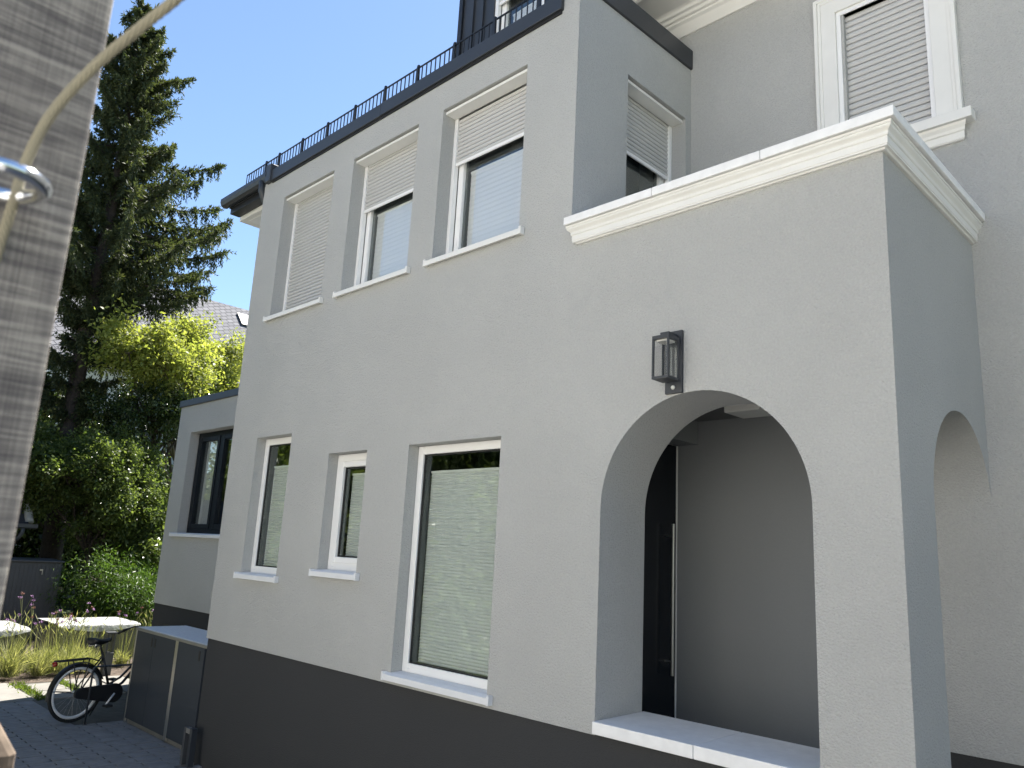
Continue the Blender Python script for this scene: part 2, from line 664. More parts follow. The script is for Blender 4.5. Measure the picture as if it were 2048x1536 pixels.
def wall_grid(mb, u0, u1, z0, z1, ops, dep, d0=0.0):
    us = sorted({u0, u1, *[o[0] for o in ops], *[o[1] for o in ops]})
    zs = sorted({z0, z1, *[o[2] for o in ops], *[o[3] for o in ops]})
    for i in range(len(us) - 1):
        for j in range(len(zs) - 1):
            cu, cz = (us[i] + us[i + 1]) / 2, (zs[j] + zs[j + 1]) / 2
            if any(o[0] < cu < o[1] and o[2] < cz < o[3] for o in ops):
                continue
            mb.quad((us[i], d0, zs[j]), (us[i + 1], d0, zs[j]), (us[i + 1], d0, zs[j + 1]), (us[i], d0, zs[j + 1]))
    for k, o in enumerate(ops):
        dd = d0 + (dep[k] if isinstance(dep, list) else dep)
        a, b_, c, d = o
        mb.quad((a, d0, c), (a, dd, c), (a, dd, d), (a, d0, d))
        mb.quad((b_, d0, c), (b_, dd, c), (b_, dd, d), (b_, d0, d))
        mb.quad((a, d0, d), (b_, d0, d), (b_, dd, d), (a, dd, d))
        mb.quad((a, d0, c), (b_, d0, c), (b_, dd, c), (a, dd, c))


def flat(mb_list, name, mt, parent):
    """join several MBs without normal fixing between sheets"""
    b = MB()
    for q in mb_list:
        b.add(q.v, q.f)
    return b.build(name, mt, parent)


# front wall of the wing and the porch: one plane
fw = MB()
ops = [(a, b_, ZUB, ZUT) for a, b_ in U] + LW
wall_grid(fw, 0.0, XW, ZB, 6.53, ops, [0.26] * 3 + [0.20] * 3)
fw.quad((4.81, 0, 6.53), (XW, 0, 6.53), (XW, 0, 6.70), (4.81, 0, 6.70))
fw.quad((4.81, 0, 6.53), (4.81, 0, 6.70), (4.81, 0.3, 6.70), (4.81, 0.3, 6.53))
# porch front with the arch
PT = 4.60
NA = 48
arch = [(AC - ARAD * math.cos(math.pi * k / NA), ASP + ARAD * math.sin(math.pi * k / NA)) for k in range(NA + 1)]
outline = [(AL, ZB)] + arch + [(AR, ZB)]
for yy in (0.0, AT):
    fw.quad((XW, yy, ZB), (AL, yy, ZB), (AL, yy, ASP), (AL, yy, PT), (XW, yy, PT))
    fw.quad((AR, yy, ZB), (XP, yy, ZB), (XP, yy, PT), (AR, yy, PT), (AR, yy, ASP))
    for k in range(NA):
        (xa, za), (xb, zb) = arch[k], arch[k + 1]
        fw.quad((xa, yy, za), (xb, yy, zb), (xb, yy, PT), (xa, yy, PT))
for k in range(len(outline) - 1):
    (xa, za), (xb, zb) = outline[k], outline[k + 1]
    fw.quad((xa, 0, za), (xb, 0, zb), (xb, AT, zb), (xa, AT, za))
# porch right wall with the side arch running into the main wall
SAC, SAR, SASP = (AT + YM) / 2, (YM - AT) / 2, 2.68
sarch = [(SAC - SAR * math.cos(math.pi * k / 32), SASP + SAR * math.sin(math.pi * k / 32)) for k in range(33)]
fw.quad((XP, 0, ZB), (XP, AT, ZB), (XP, AT, SASP), (XP, AT, PT), (XP, 0, PT))
for k in range(32):
    (ya, za), (yb, zb) = sarch[k], sarch[k + 1]
    for xx in (XP, AR):
        fw.quad((xx, ya, za), (xx, yb, zb), (xx, yb, PT), (xx, ya, PT))
    fw.quad((XP, ya, za), (XP, yb, zb), (AR, yb, zb), (AR, ya, za))
fw.quad((AR, AT, ZB), (XP, AT, ZB), (XP, AT, SASP), (AR, AT, SASP))
# wing side wall above the porch roof, with its window
sw = MB(lambda u, d, z: (XW - d, u, z))
SWIN = (0.641, 1.506, 4.75, 6.203)
wall_grid(sw, 0.0, YM, 4.2, 6.70, [SWIN], 0.26)
sw.quad((0, 0, 6.70), (YM, 0, 6.70), (YM, 0, 6.74), (0, 0, 6.702))
bk = MB()
bk.quad((0, 0, ZB), (0, 7, ZB), (0, 7, 6.53), (0, 0, 6.53))
bk.quad((0, 7, 0), (XW, 7, 0), (XW, 7, 7), (0, 7, 7))
wing = flat([fw, sw, bk], 'wall', 'stucco', house)

# main house wall
mw = MB()
MWIN = (6.375, 7.019, 5.42, 6.62)
wall_grid(mw, 4.30, 14.0, ZB, 7.55, [MWIN], 0.10, d0=YM)
mw.quad((14, YM, ZB), (14, 11, ZB), (14, 11, 7.6), (14, YM, 7.6))
mw.quad((4.3, YM, 6.5), (4.3, 11, 6.5), (4.3, 11, 7.6), (4.3, YM, 7.6))
mw.quad((0, 11, 0), (14, 11, 0), (14, 11, 7.6), (0, 11, 7.6))
mw.build('wall', 'stucco', house)

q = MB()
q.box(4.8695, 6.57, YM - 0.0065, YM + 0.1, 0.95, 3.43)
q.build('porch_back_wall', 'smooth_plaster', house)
# annex
XA0, YA = -4.82, 1.31
AWIN = (-4.302, -2.60, 2.347, 3.975)
aw = MB()
wall_grid(aw, XA0, 0.0, ZB - 0.01, 4.44, [AWIN], 0.22, d0=YA)
aw.quad((XA0, YA, ZB - .01), (XA0, 7, ZB - .01), (XA0, 7, 4.44), (XA0, YA, 4.44))
aw.build('wall', 'stucco', house)
q = MB()
q.box(XA0 - 0.03, -0.01, YA - 0.03, 7.0, 4.435, 4.545)
q.build('roof_edge', 'anthracite', house, bevel=0.006)

# plinth, set back a little under the render
pl = MB()
pl.box(0.015, XP - 0.015, 0.014, AT - 0.01, -0.05, ZB + 0.006)
pl.build('plinth', 'plinth_plaster', house)
pl = MB()
pl.box(6.58, 14.0, YM + 0.014, YM + 0.3, -0.05, ZB + 0.004)
pl.build('plinth', 'plinth_plaster', house)
pl = MB()
pl.box(XA0 + 0.012, -0.02, YA + 0.014, YA + 0.3, -0.05, ZB - 0.006)
pl.build('plinth', 'plinth_plaster', house)
pl = MB()
pl.box(0.015, 0.3, AT, 7.0, -0.05, ZB)
pl.build('plinth', 'plinth_plaster', house)
# small basement vent in the annex plinth
q = MB()
q.box(-4.33, -3.98, YA + 0.006, YA + 0.02, 0.62, 0.945)
v = q.build('vent', 'gasket', house)
for k in range(5):
    q = MB()
    q.box(-4.32, -3.99, YA + 0.0, YA + 0.008, 0.65 + k * 0.055, 0.665 + k * 0.055)
    q.build('slat', 'anthracite', v)

# porch inside: floor, ceiling, door wall
q = MB()
q.box(4.87, XP + 0.02, AT - 0.006, YM + 0.004, 0.80, 1.0)
q.build('porch_floor', 'plinth_plaster', house)
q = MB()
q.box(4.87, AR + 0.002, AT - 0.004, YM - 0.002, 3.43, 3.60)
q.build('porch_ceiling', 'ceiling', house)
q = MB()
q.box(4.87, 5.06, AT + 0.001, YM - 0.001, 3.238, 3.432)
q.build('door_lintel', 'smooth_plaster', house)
q = MB()
q.box(4.80, 4.862, AT + 0.012, YM - 0.018, 1.0, 3.236)
door = q.build('door', 'door_dark', house, bevel=0.004)
q = MB()
q.box(4.80, 4.868, YM - 0.017, YM - 0.008, 1.0, 3.236)
q.build('frame_strip', 'white_pvc', door)
q = MB()
q.box(4.8625, 4.864, 0.72, 0.98, 1.3, 3.0)
q.build('glass_strip', 'gasket', door)
q = MB()
q.tube([(4.93, 1.432, 1.43), (4.93, 1.432, 2.585)], 0.013, 12)
h = q.build('handle', 'steel', door, smooth=False)
for zz in (1.53, 2.49):
    q = MB()
    q.tube([(4.861, 1.432, zz), (4.925, 1.432, zz)], 0.008, 10)
    q.build('handle_mount', 'steel', door)

# arch sill: two stone slabs
for (a, b_) in ((AL + 0.002, 6.017), (6.021, AR - 0.002)):
    q = MB()
    q.hexa([(a, -0.028, 1.247), (b_, -0.028, 1.247), (b_, AT + 0.015, 1.25), (a, AT + 0.015, 1.25),
            (a, -0.028, 1.318), (b_, -0.028, 1.318), (b_, AT + 0.015, 1.326), (a, AT + 0.015, 1.326)])
    q.build('sill_slab', 'stone_white', house, bevel=0.004)

# porch parapet: cornice moulding, coping slabs, deck
prof = [(-0.02, 4.466), (0.017, 4.466), (0.024, 4.474), (0.037, 4.476), (0.037, 4.484), (0.041, 4.488), (0.041, 4.527), (0.047, 4.531), (0.049, 4.538)]
for k in range(7):
    a = k / 6
    prof.append((0.049 + 0.020 * (a - 0.25 * math.sin(2 * math.pi * a)), 4.540 + 0.040 * a))
prof += [(0.075, 4.583), (0.075, 4.597), (-0.02, 4.597)]
XC0 = 5.065
q = MB()
rings = [[(XC0 - o_, 0.03, z) for o_, z in prof],
         [(XC0 - o_, -o_, z) for o_, z in prof],
         [(XP + o_, -o_, z) for o_, z in prof],
         [(XP + o_, YM - 0.002, z) for o_, z in prof]]
q.loft(rings, True, True)
q.build('cornice', 'white_paint', house)
SO = 0.095
for (a, b_) in ((4.985, 5.739), (5.743, 6.497), (6.501, XP + SO)):
    q = MB()
    q.box(a, b_, -SO, 0.32, 4.601, 4.660)
    q.build('coping_slab', 'stone_white', house, bevel=0.004)
for (a, b_) in ((0.324, 0.83), (0.834, YM - 0.004)):
    q = MB()
    q.box(XP - 0.30, XP + SO, a, b_, 4.606, 4.661)
    q.build('coping_slab', 'stone_white', house, bevel=0.004)
q = MB()
q.box(XW + 0.002, XP - 0.02, 0.02, YM - 0.002, 4.20, 4.30)
q.build('porch_roof', 'roof_dark', house)

# roof edge of the wing
q = MB()
q.box(0.16, 2.40, -0.032, 0.06, 6.512, 6.652)
q.build('fascia', 'anthracite', house, bevel=0.005)
q = MB()
q.box(2.404, 4.815, -0.034, 0.06, 6.514, 6.654)
q.build('fascia', 'anthracite', house, bevel=0.005)
q = MB()
q.box(0.2, 4.80, -0.012, -0.0005, 6.488, 6.514)
q.build('drip_edge', 'gasket', house)  # black strip stands in for the shadow gap under the fascia
q = MB()
q.hexa([(XW - .16, 0.02, 6.676), (XW + 0.022, 0.02, 6.676), (XW + 0.022, YM - 0.003, 6.735), (XW - .16, YM - 0.003, 6.735),
        (XW - .16, 0.02, 6.88), (XW + 0.022, 0.02, 6.88), (XW + 0.022, YM - 0.003, 6.930), (XW - .16, YM - 0.003, 6.930)])
q.build('fascia', 'anthracite', house, bevel=0.005)
q = MB()
q.hexa([(-1.08, 0.06, 6.55), (4.82, 0.06, 6.55), (4.82, 7.0, 6.62), (-1.08, 7.0, 6.62),
        (-1.08, 0.06, 6.66), (4.82, 0.06, 6.66), (4.82, 7.0, 6.90), (-1.08, 7.0, 6.90)])
q.build('roof', 'roof_dark', house)
# eave sticking out past the left corner: gutter, boxed soffit, hopper
q = MB()
gp = [(-0.06, 6.645), (-0.062, 6.60), (-0.045, 6.555), (-0.005, 6.535), (0.04, 6.545), (0.068, 6.58), (0.07, 6.66), (-0.05, 6.655)]
q.loft([[(x, y, z) for y, z in gp] for x in (-1.10, 0.10)])
q.build('gutter', 'anthracite', house)
q = MB()
q.box(-1.06, -0.002, 0.072, 0.20, 6.47, 6.60)
q.build('eave_board', 'black_metal', house)
q = MB()
q.box(-1.055, -0.002, 0.21, 3.0, 6.415, 6.52)
q.build('soffit', 'white_paint', house)
q = MB()
q.box(-0.92, -0.12, 0.28, 2.9, 6.408, 6.4145)
q.build('soffit_panel', 'white_pvc', house)
q = MB()
q.box(0.075, 0.205, -0.055, 0.065, 6.505, 6.735)
q.build('rain_hopper', 'anthracite', house, bevel=0.012)
q = MB()
q.tube([(-0.02, -0.03, 6.57), (-0.03, -0.02, 6.45), (-0.03, 0.03, 6.34), (-0.035, 0.12, 6.25), (-0.045, 0.2, 6.20), (-0.05, 0.22, 5.9), (-0.05, 0.22, 0.3)],
       0.04, 12)
q.build('downpipe', 'anthracite', house, smooth=True)

# snow guard on the wing roof
sg = MB()
sg.box(-0.76, 4.78, 0.094, 0.106, 6.936, 6.948)
guard = sg.build('snow_guard', 'black_metal', house)
q = MB()
q.box(-0.76, 4.78, 0.094, 0.106, 6.70, 6.712)
q.build('rail', 'black_metal', guard)
pb = MB()
pb.loft([[(-0.022, -0.012, 0), (0.022, -0.012, 0), (0.022, 0.012, 0), (-0.022, 0.012, 0)],
         [(-0.014, -0.012, 0.24), (0.014, -0.012, 0.24), (0.014, 0.012, 0.24), (-0.014, 0.012, 0.24)],
         [(-0.006, -0.010, 0.272), (0.016, -0.010, 0.272), (0.016, 0.010, 0.272), (-0.006, 0.010, 0.272)]])
p0 = pb.build('post', 'black_metal')
pmesh = p0.data
bpy.data.objects.remove(p0)
bb = MB()
bb.box(-0.005, 0.005, -0.004, 0.004, 0, 0.23)
p0 = bb.build('bar', 'black_metal')
bmesh_ = p0.data
bpy.data.objects.remove(p0)
posts = [4.434 - 0.545 * k for k in range(9)] + [-0.252]
for x in posts:
    o = link('post', pmesh, None, guard)
    o.location = (x, 0.1, 6.70)
edges = sorted(posts + [4.78, -0.76])
for a, b_ in zip(edges[:-1], edges[1:]):
    n = max(2, round((b_ - a) / 0.066))
    for k in range(1, n):
        o = link('bar', bmesh_, None, guard)
        o.location = (a + (b_ - a) * k / n, 0.1, 6.712)
for x in (4.78, -0.76):
    o = link('bar', bmesh_, None, guard)
    o.location = (x, 0.1, 6.712)

# dormer in dark metal
q = MB()
dops = [(3.42, 4.12, 6.98, 8.4)]
wall_grid(q, 2.92, 4.62, 6.6, 9.4, dops, 0.15, d0=0.5)
q.quad((2.92, .5, 6.6), (2.92, 5, 6.6), (2.92, 5, 9.4), (2.92, .5, 9.4))
q.quad((4.62, .5, 6.6), (4.62, 5, 6.6), (4.62, 5, 9.4), (4.62, .5, 9.4))
q.quad((2.92, .5, 9.4), (4.62, .5, 9.4), (4.62, 5, 9.4), (2.92, 5, 9.4))
dorm = q.build('dormer', 'anthracite', house)
for x in (3.12, 3.27, 4.30, 4.46):
    q = MB()
    q.box(x - 0.008, x + 0.008, 0.478, 0.4995, 6.66, 9.4)
    q.build('seam', 'anthracite', dorm)
q = MB()
q.box(2.90, 2.955, 0.476, 0.4995, 6.66, 9.42)
q.build('corner_trim', 'black_metal', dorm)

# main roof cornice: white cove with beads and soffit
cp = [(0.01, 7.12), (-0.02, 7.12), (-0.075, 7.20), (-0.10, 7.215), (-0.10, 7.235), (-0.125, 7.24), (-0.14, 7.262), (-0.165, 7.268), (-0.18, 7.29),
      (-0.20, 7.30), (-0.47, 7.302), (-0.475, 7.29), (-0.50, 7.285), (-0.525, 7.295), (-0.53, 7.31), (-0.60, 7.312), (-0.62, 7.33), (-0.62, 7.50), (0.01, 7.55)]
q = MB()
q.loft([[(x, YM + o_, z) for o_, z in cp] for x in (4.30, 14.0)])
q.build('cornice', 'white_paint', house)
q = MB()
q.add([(4.3, 0.9, 7.52), (14.3, 0.9, 7.52), (14.3, 6.3, 11.8), (4.3, 6.3, 11.8), (14.3, 11.6, 7.52), (4.3, 11.6, 7.52)],
      [(0, 1, 2, 3), (3, 2, 4, 5), (0, 3, 5), (1, 4, 2), (0, 5, 4, 1)])
q.build('roof', 'roof_dark', house)


# windows -----------------------------------------------------------
def slat_mesh(w, pitch):
    b = MB()
    pr = [(0.018, 0.0), (0.016, 0.08 * pitch), (0.0, 0.12 * pitch), (-0.007, 0.38 * pitch), (-0.007, 0.66 * pitch), (0.0, 0.92 * pitch), (0.018, pitch)]
    b.loft([[(x, d, z) for d, z in pr] for x in (-w / 2, w / 2)], closed=False, caps=False)
    o = b.build('slat', 'slat_grey')
    me = o.data
    bpy.data.objects.remove(o)
    return me


def frame_ring(mb, u0, u1, z0, z1, w, d0, d1, wb=None):
    wb = wb or w
    mb.box(u0, u0 + w, d0, d1, z0, z1)
    mb.box(u1 - w, u1, d0, d1, z0, z1)
    mb.box(u0 + w + 0.0005, u1 - w - 0.0005, d0 + 0.001, d1, z1 - w, z1)
    mb.box(u0 + w + 0.0005, u1 - w - 0.0005, d0 + 0.001, d1, z0, z0 + wb)


def pleats(mb, u0, u1, z0, z1, d, step=0.025, dep=0.010):
    n = max(2, int((z1 - z0) / step))
    rows = []
    for k in range(2 * n + 1):
        z = z0 + (z1 - z0) * k / (2 * n)
        dd = d + (dep if k % 2 else 0)
        rows.append([(u0, dd, z), (u1, dd, z)])
    mb.loft(rows, closed=False, caps=False)


def dark_room_box(mb, u0, u1, z0, z1, d0, d1):  # dark box added so gaps behind the panes look unlit
    e = 0.12
    a, b_, c, d = u0 - e, u1 + e, z0 - e, z1 + e
    mb.quad((a, d1, c), (b_, d1, c), (b_, d1, d), (a, d1, d))
    mb.quad((a, d0, c), (a, d1, c), (a, d1, d), (a, d0, d))
    mb.quad((b_, d0, c), (b_, d1, c), (b_, d1, d), (b_, d0, d))
    mb.quad((a, d0, d), (b_, d0, d), (b_, d1, d), (a, d1, d))
    mb.quad((a, d0, c), (b_, d0, c), (b_, d1, c), (a, d1, c))


def sill(fn, u0, u1, z0, parent, dep=0.10, out=0.045, th=0.046, left=0.06, right=0.06, mt='sill_white'):
    a, b_ = u0 - left, u1 + right
    q = MB(fn)
    q.hexa([(a, -out, z0 - 0.012 - th), (b_, -out, z0 - 0.012 - th), (b_, -0.001, z0 - th), (a, -0.001, z0 - th),
            (a, -out, z0 - 0.012), (b_, -out, z0 - 0.012), (b_, -0.001, z0 + 0.002), (a, -0.001, z0 + 0.002)])
    q.hexa([(u0 + .001, -0.001, z0 - 0.02), (u1 - .001, -0.001, z0 - 0.02), (u1 - .001, dep, z0 - 0.02), (u0 + .001, dep, z0 - 0.02),
            (u0 + .001, -0.001, z0 + 0.002), (u1 - .001, -0.001, z0 + 0.002), (u1 - .001, dep, z0 + 0.008), (u0 + .001, dep, z0 + 0.008)])
    s = q.build('sill', mt, parent, bevel=0.003)
    for (x0, x1) in ((a - 0.004, a + 0.02), (b_ - 0.02, b_ + 0.004)):
        q = MB(fn)
        q.box(x0, x1, -out - 0.003, -0.0015, z0 - 0.014 - th, z0 + 0.004)
        q.build('end_cap', mt, parent, bevel=0.003)
    return s


def shutter_window(fn, rot, u0, u1, z0, z1, zsh, blind_top, parent, pitch=0.040, has_sill=True):
    """window with a roller shutter let down to zsh"""
    q = MB(fn)
    frame_ring(q, u0 + 0.045, u1 - 0.045, z0 + 0.004, z1 - 0.03, 0.065, 0.195, 0.25)
    w = q.build('window', 'white_pvc', parent, bevel=0.004)
    q = MB(fn)
    q.box(u0 + 0.108, u1 - 0.108, 0.222, 0.226, z0 + 0.068, z1 - 0.09)
    q.build('pane', 'glass', w)
    q = MB(fn)
    frame_ring(q, u0 + 0.1105, u1 - 0.1105, z0 + 0.0695, z1 - 0.0955, 0.028, 0.228, 0.246)
    q.build('gasket', 'gasket', w)
    q = MB(fn)
    q.box(u0 + 0.0015, u1 - 0.0015, 0.030, 0.149, z1 - 0.036, z1 - 0.022)
    q.box(u0 + 0.0015, u1 - 0.0015, 0.028, 0.036, z1 - 0.038, z1 - 0.012)
    q.build('shutter_box', 'white_paint', w, bevel=0.002)
    for (a, b_) in ((u0 + 0.0015, u0 + 0.043), (u1 - 0.043, u1 - 0.0015)):
        q = MB(fn)
        q.box(a, b_, 0.143, 0.19, z0 + 0.006, z1 - 0.038)
        q.build('guide_rail', 'white_pvc', w, bevel=0.003)
    me = slat_mesh(u1 - u0 - 0.09, pitch)
    n = int((z1 - 0.042 - zsh) / pitch)
    for k in range(n):
        o = link('slat', me, None, w)
        c = fn((u0 + u1) / 2, 0.162, zsh + 0.03 + k * pitch)
        o.location = c
        o.rotation_euler = (0, 0, rot)
    q = MB(fn)
    q.box(u0 + 0.046, u1 - 0.046, 0.153, 0.170, zsh, zsh + 0.030)
    q.build('bottom_bar', 'white_pvc', w, bevel=0.003)
    q = MB(fn)
    pleats(q, u0 + 0.15, u1 - 0.15, z0 + 0.08, blind_top, 0.256, 0.045, 0.005)
    if blind_top > z0 + 0.2:
        q.build('blind', 'blind', w)
        q = MB(fn)
        q.box(u0 + 0.15, u1 - 0.15, 0.250, 0.268, blind_top, blind_top + 0.018)
        q.build('blind_rail', 'white_pvc', w)
    q = MB(fn)
    dark_room_box(q, u0, u1, z0, z1, 0.262, 1.4 if fn is IDF else 0.9)
    q.build('room', 'room_dark', w)
    if has_sill:
        sill(fn, u0, u1, z0, w, dep=0.19, mt='white_paint')
    return w


def IDF(u, d, z):
    return (u, d, z)


def SIDEF(u, d, z):
    return (XW - d, u, z)


shutter_window(IDF, 0, *U[0], ZUB, ZUT, 5.690, 5.62, house)
shutter_window(IDF, 0, *U[1], ZUB, ZUT, 5.640, 5.61, house)
shutter_window(IDF, 0, *U[2], ZUB, ZUT, 4.757, 4.80, house)
shutter_window(SIDEF, R(90), SWIN[0], SWIN[1], SWIN[2], SWIN[3], 5.63, 4.80, house)


def DORF(u, d, z):
    return (u, d + 0.37, z)


shutter_window(DORF, 0, 3.42, 4.12, 6.98, 8.40, 7.57, 7.45, dorm, has_sill=False)


def fixed_window(u0, u1, z0, z1, blind_top, sash, parent):
    q = MB()
    frame_ring(q, u0 + 0.002, u1 - 0.002, z0 + 0.006, z1 - 0.003, 0.068, 0.105, 0.185)
    w = q.build('window', 'white_pvc', parent, bevel=0.004)
    i = 0.072
    if sash:
        q = MB()
        frame_ring(q, u0 + i, u1 - i, z0 + i, z1 - i, 0.052, 0.094, 0.165)
        q.build('sash', 'white_pvc', w, bevel=0.006)
        i = 0.126
    q = MB()
    frame_ring(q, u0 + i, u1 - i, z0 + i, z1 - i, 0.012, 0.120, 0.180)
    q.build('gasket', 'gasket', w)
    q = MB()
    q.box(u0 + i + 0.011, u1 - i - 0.011, 0.128, 0.132, z0 + i + 0.011, z1 - i - 0.011)
    q.build('pane', 'glass_green', w)
    for (zz) in (z0 + 0.036,):
        q = MB()
        q.box(u0 + 0.075, u0 + 0.10, 0.100, 0.1055, zz - 0.004, zz + 0.005)
        q.build('drain_cap', 'sill_white', w)
    q = MB()
    pleats(q, u0 + i + 0.016, u1 - i - 0.016, z0 + i - 0.01, blind_top, 0.192)
    q.build('blind', 'blind', w)
    q = MB()
    q.box(u0 + i + 0.016, u1 - i - 0.016, 0.188, 0.206, blind_top, blind_top + 0.018)
    q.build('blind_rail', 'white_pvc', w)
    q = MB()
    dark_room_box(q, u0, u1, z0, z1, 0.202, 1.2)
    q.build('room', 'room_dark', w)
    sill(IDF, u0, u1, z0, w, dep=0.104)
    return w


fixed_window(*LW[0], 2.91, False, house)
fixed_window(*LW[1], 2.93, True, house)
fixed_window(*LW[2], 3.06, False, house)

# main house window: moulded white surround, closed shutter, corniced sill
q = MB()


def trim(u0, u1, z0, z1, w, d0, d1):
    b = MB()
    b.box(u0, u0 + w, d0, d1, z0, z1)
    b.box(u1 - w, u1, d0, d1, z0, z1)
    b.box(u0 + w, u1 - w, d0, d1, z1 - w, z1)
    return b


O0, O1, OZ0, OZ1 = 6.150, 7.168, 5.43, 6.825
mwin = trim(O0 + 0.055, O1 - 0.055, OZ0, OZ1 - 0.055, 0.115, YM - 0.030, YM + 0.09).build('window', 'white_paint', house, bevel=0.003)
b1 = trim(O0, O1, OZ0, OZ1, 0.030, YM - 0.045, YM + 0.004)
b1.build('outer_moulding', 'white_paint', mwin, bevel=0.006)
b2 = trim(O0 + 0.030, O1 - 0.030, OZ0, OZ1 - 0.030, 0.025, YM - 0.036, YM + 0.004)
b2.build('moulding', 'white_paint', mwin, bevel=0.005)
b3 = trim(O0 + 0.170, O1 - 0.170, OZ0, OZ1 - 0.170, 0.035, YM - 0.012, YM + 0.10)
b3.build('guide_rail', 'white_pvc', mwin, bevel=0.003)
i0, i1 = O0 + 0.205, O1 - 0.165
me = slat_mesh(i1 - i0, 0.052)
for k in range(23):
    o = link('slat', me, None, mwin)
    o.location = ((i0 + i1) / 2, YM + 0.045, OZ0 + k * 0.052)
q = MB()
q.quad((i0, YM + 0.07, OZ0), (i1, YM + 0.07, OZ0), (i1, YM + 0.07, OZ1), (i0, YM + 0.07, OZ1))
q.build('backing', 'room_dark', mwin)
sp = [(0.004, 5.235), (-0.02, 5.235), (-0.03, 5.245), (-0.035, 5.29), (-0.045, 5.296), (-0.05, 5.315), (-0.066, 5.335), (-0.072, 5.352), (0.004, 5.352)]
q = MB()
q.loft([[(O0 + 0.02 - o_ * -0.6, YM + o_, z) for o_, z in sp], [(O1 - 0.02 - o_ * 0.6, YM + o_, z) for o_, z in sp]])
q.build('sill_moulding', 'white_paint', mwin)
q = MB()
q.box(O0 - 0.065, O1 + 0.065, YM - 0.10, YM + 0.03, 5.3525, 5.428)
q.build('sill', 'white_paint', mwin, bevel=0.004)

# annex window, dark frame
a0, a1, az0, az1 = AWIN
q = MB()
frame_ring(q, a0 + .002, a1 - .002, az0 + .006, az1 - .003, 0.075, YA + 0.15, YA + 0.215)
q.box((a0 + a1) / 2 - 0.05, (a0 + a1) / 2 + 0.05, YA + 0.151, YA + 0.214, az0 + 0.08, az1 - 0.08)
awn = q.build('window', 'frame_navy', house, bevel=0.004)
for (u, v_) in ((a0 + 0.078, (a0 + a1) / 2 - 0.052), ((a0 + a1) / 2 + 0.052, a1 - 0.078)):
    q = MB()
    frame_ring(q, u, v_, az0 + .083, az1 - .080, 0.07, YA + 0.138, YA + 0.205)
    q.build('sash', 'frame_navy', awn, bevel=0.005)
    q = MB()
    q.box(u + .069, v_ - .069, YA + 0.178, YA + 0.182, az0 + .152, az1 - .149)
    q.build('pane', 'glass', awn)
    q = MB()
    rows = []
    for z in (az0 + 0.1, az1 - 0.1):
        rows.append([(u + 0.05 + (v_ - u - 0.3) * k / 40, YA + 0.27 + 0.02 * math.sin(k * 1.3), z) for k in range(41)])
    q.loft(rows, closed=False, caps=False)
    q.build('curtain', 'curtain', awn, smooth=True)
q = MB()
dark_room_box(q, a0, a1, az0, az1, YA + 0.23, YA + 1.3)
q.build('room', 'room_dark', awn)
sill(lambda u, d, z: (u, d + YA, z), a0, a1, az0, awn, dep=0.149, left=0.18)
q = MB()
q.box(a0 + 0.0005, a0 + 0.010, YA + 0.142, YA + 0.149, az0 + .01, az1 - .004)
q.build('guide_rail', 'steel', awn)

# ------------------------------------------------------------------ lamps on the house
lamp = thing('wall_lamp', (5.87, -0.02, 3.3), 'dark box-shaped glass lantern on the wall above the porch arch', 'lamp')
q = MB()
q.box(5.812, 5.932, -0.022, -0.001, 3.286, 3.680)
q.build('back_plate', 'anthracite', lamp, bevel=0.002)
lx0, lx1, ly0, ly1, lz0, lz1 = 5.812, 5.930, -0.165, -0.045, 3.352, 3.622
t = 0.012
for (x, y) in ((lx0, ly0), (lx1 - t, ly0), (lx0, ly1 - t), (lx1 - t, ly1 - t)):
    q = MB()
    q.box(x, x + t, y, y + t, lz0 + 0.016, lz1 - 0.022)
    q.build('corner_bar', 'anthracite', lamp)
q = MB()
q.box(lx0, lx1, ly0, ly1, lz0, lz0 + 0.0155)
q.build('base_plate', 'anthracite', lamp, bevel=0.001)
q = MB()
q.box(lx0, lx1, ly0, ly1, lz1 - 0.0215, lz1)
q.build('top_plate', 'anthracite', lamp, bevel=0.001)
q = MB()
q.box(5.84, 5.902, ly0 + 0.045, -0.023, lz1 + 0.0005, lz1 + 0.03)
q.build('bracket', 'anthracite', lamp, bevel=0.001)
q = MB()
q.box(lx0 + 0.02, lx1 - 0.02, ly0 + 0.02, ly1 - 0.02, lz1 - 0.034, lz1 - 0.022)
q.build('light_panel', 'lamp_glass_white', lamp)
for (x0, x1, y0, y1) in ((lx0 + t, lx1 - t, ly0 + 0.004, ly0 + 0.006), (lx0 + t, lx1 - t, ly1 - 0.006, ly1 - 0.004),
                         (lx0 + 0.004, lx0 + 0.006, ly0 + t, ly1 - t), (lx1 - 0.006, lx1 - 0.004, ly0 + t, ly1 - t)):
    q = MB()
    q.box(x0, x1, y0, y1, lz0 + 0.0165, lz1 - 0.0225)
    q.build('pane', 'lamp_glass', lamp)
q = MB()
rings = []
for k in range(7):
    a = math.pi / 2 * k / 6
    rings.append([(5.872 + 0.014 * math.cos(a) * math.cos(b_), -0.022 - 0.014 * math.sin(a), 3.322 + 0.014 * math.cos(a) * math.sin(b_)) for b_ in [2 * math.pi * j / 14 for j in range(14)]])
q.loft(rings[:-1] + [[(5.872 + 0.001 * math.cos(b_), -0.036, 3.322 + 0.001 * math.sin(b_)) for b_ in [2 * math.pi * j / 14 for j in range(14)]]])
q.build('motion_sensor', 'lamp_glass_white', lamp, smooth=True)

cl = thing('ceiling_lamp', (5.75, 1.15, 3.43), 'flat square white light under the porch ceiling', 'lamp')
q = MB()
q.box(5.61, 5.89, 1.04, 1.32, 3.365, 3.4295)
q.build('diffuser', 'lamp_glass_white', cl, bevel=0.008)
q = MB()
q.box(5.60, 5.90, 1.03, 1.33, 3.410, 3.4285)
q.build('housing', 'white_pvc', cl, bevel=0.003)

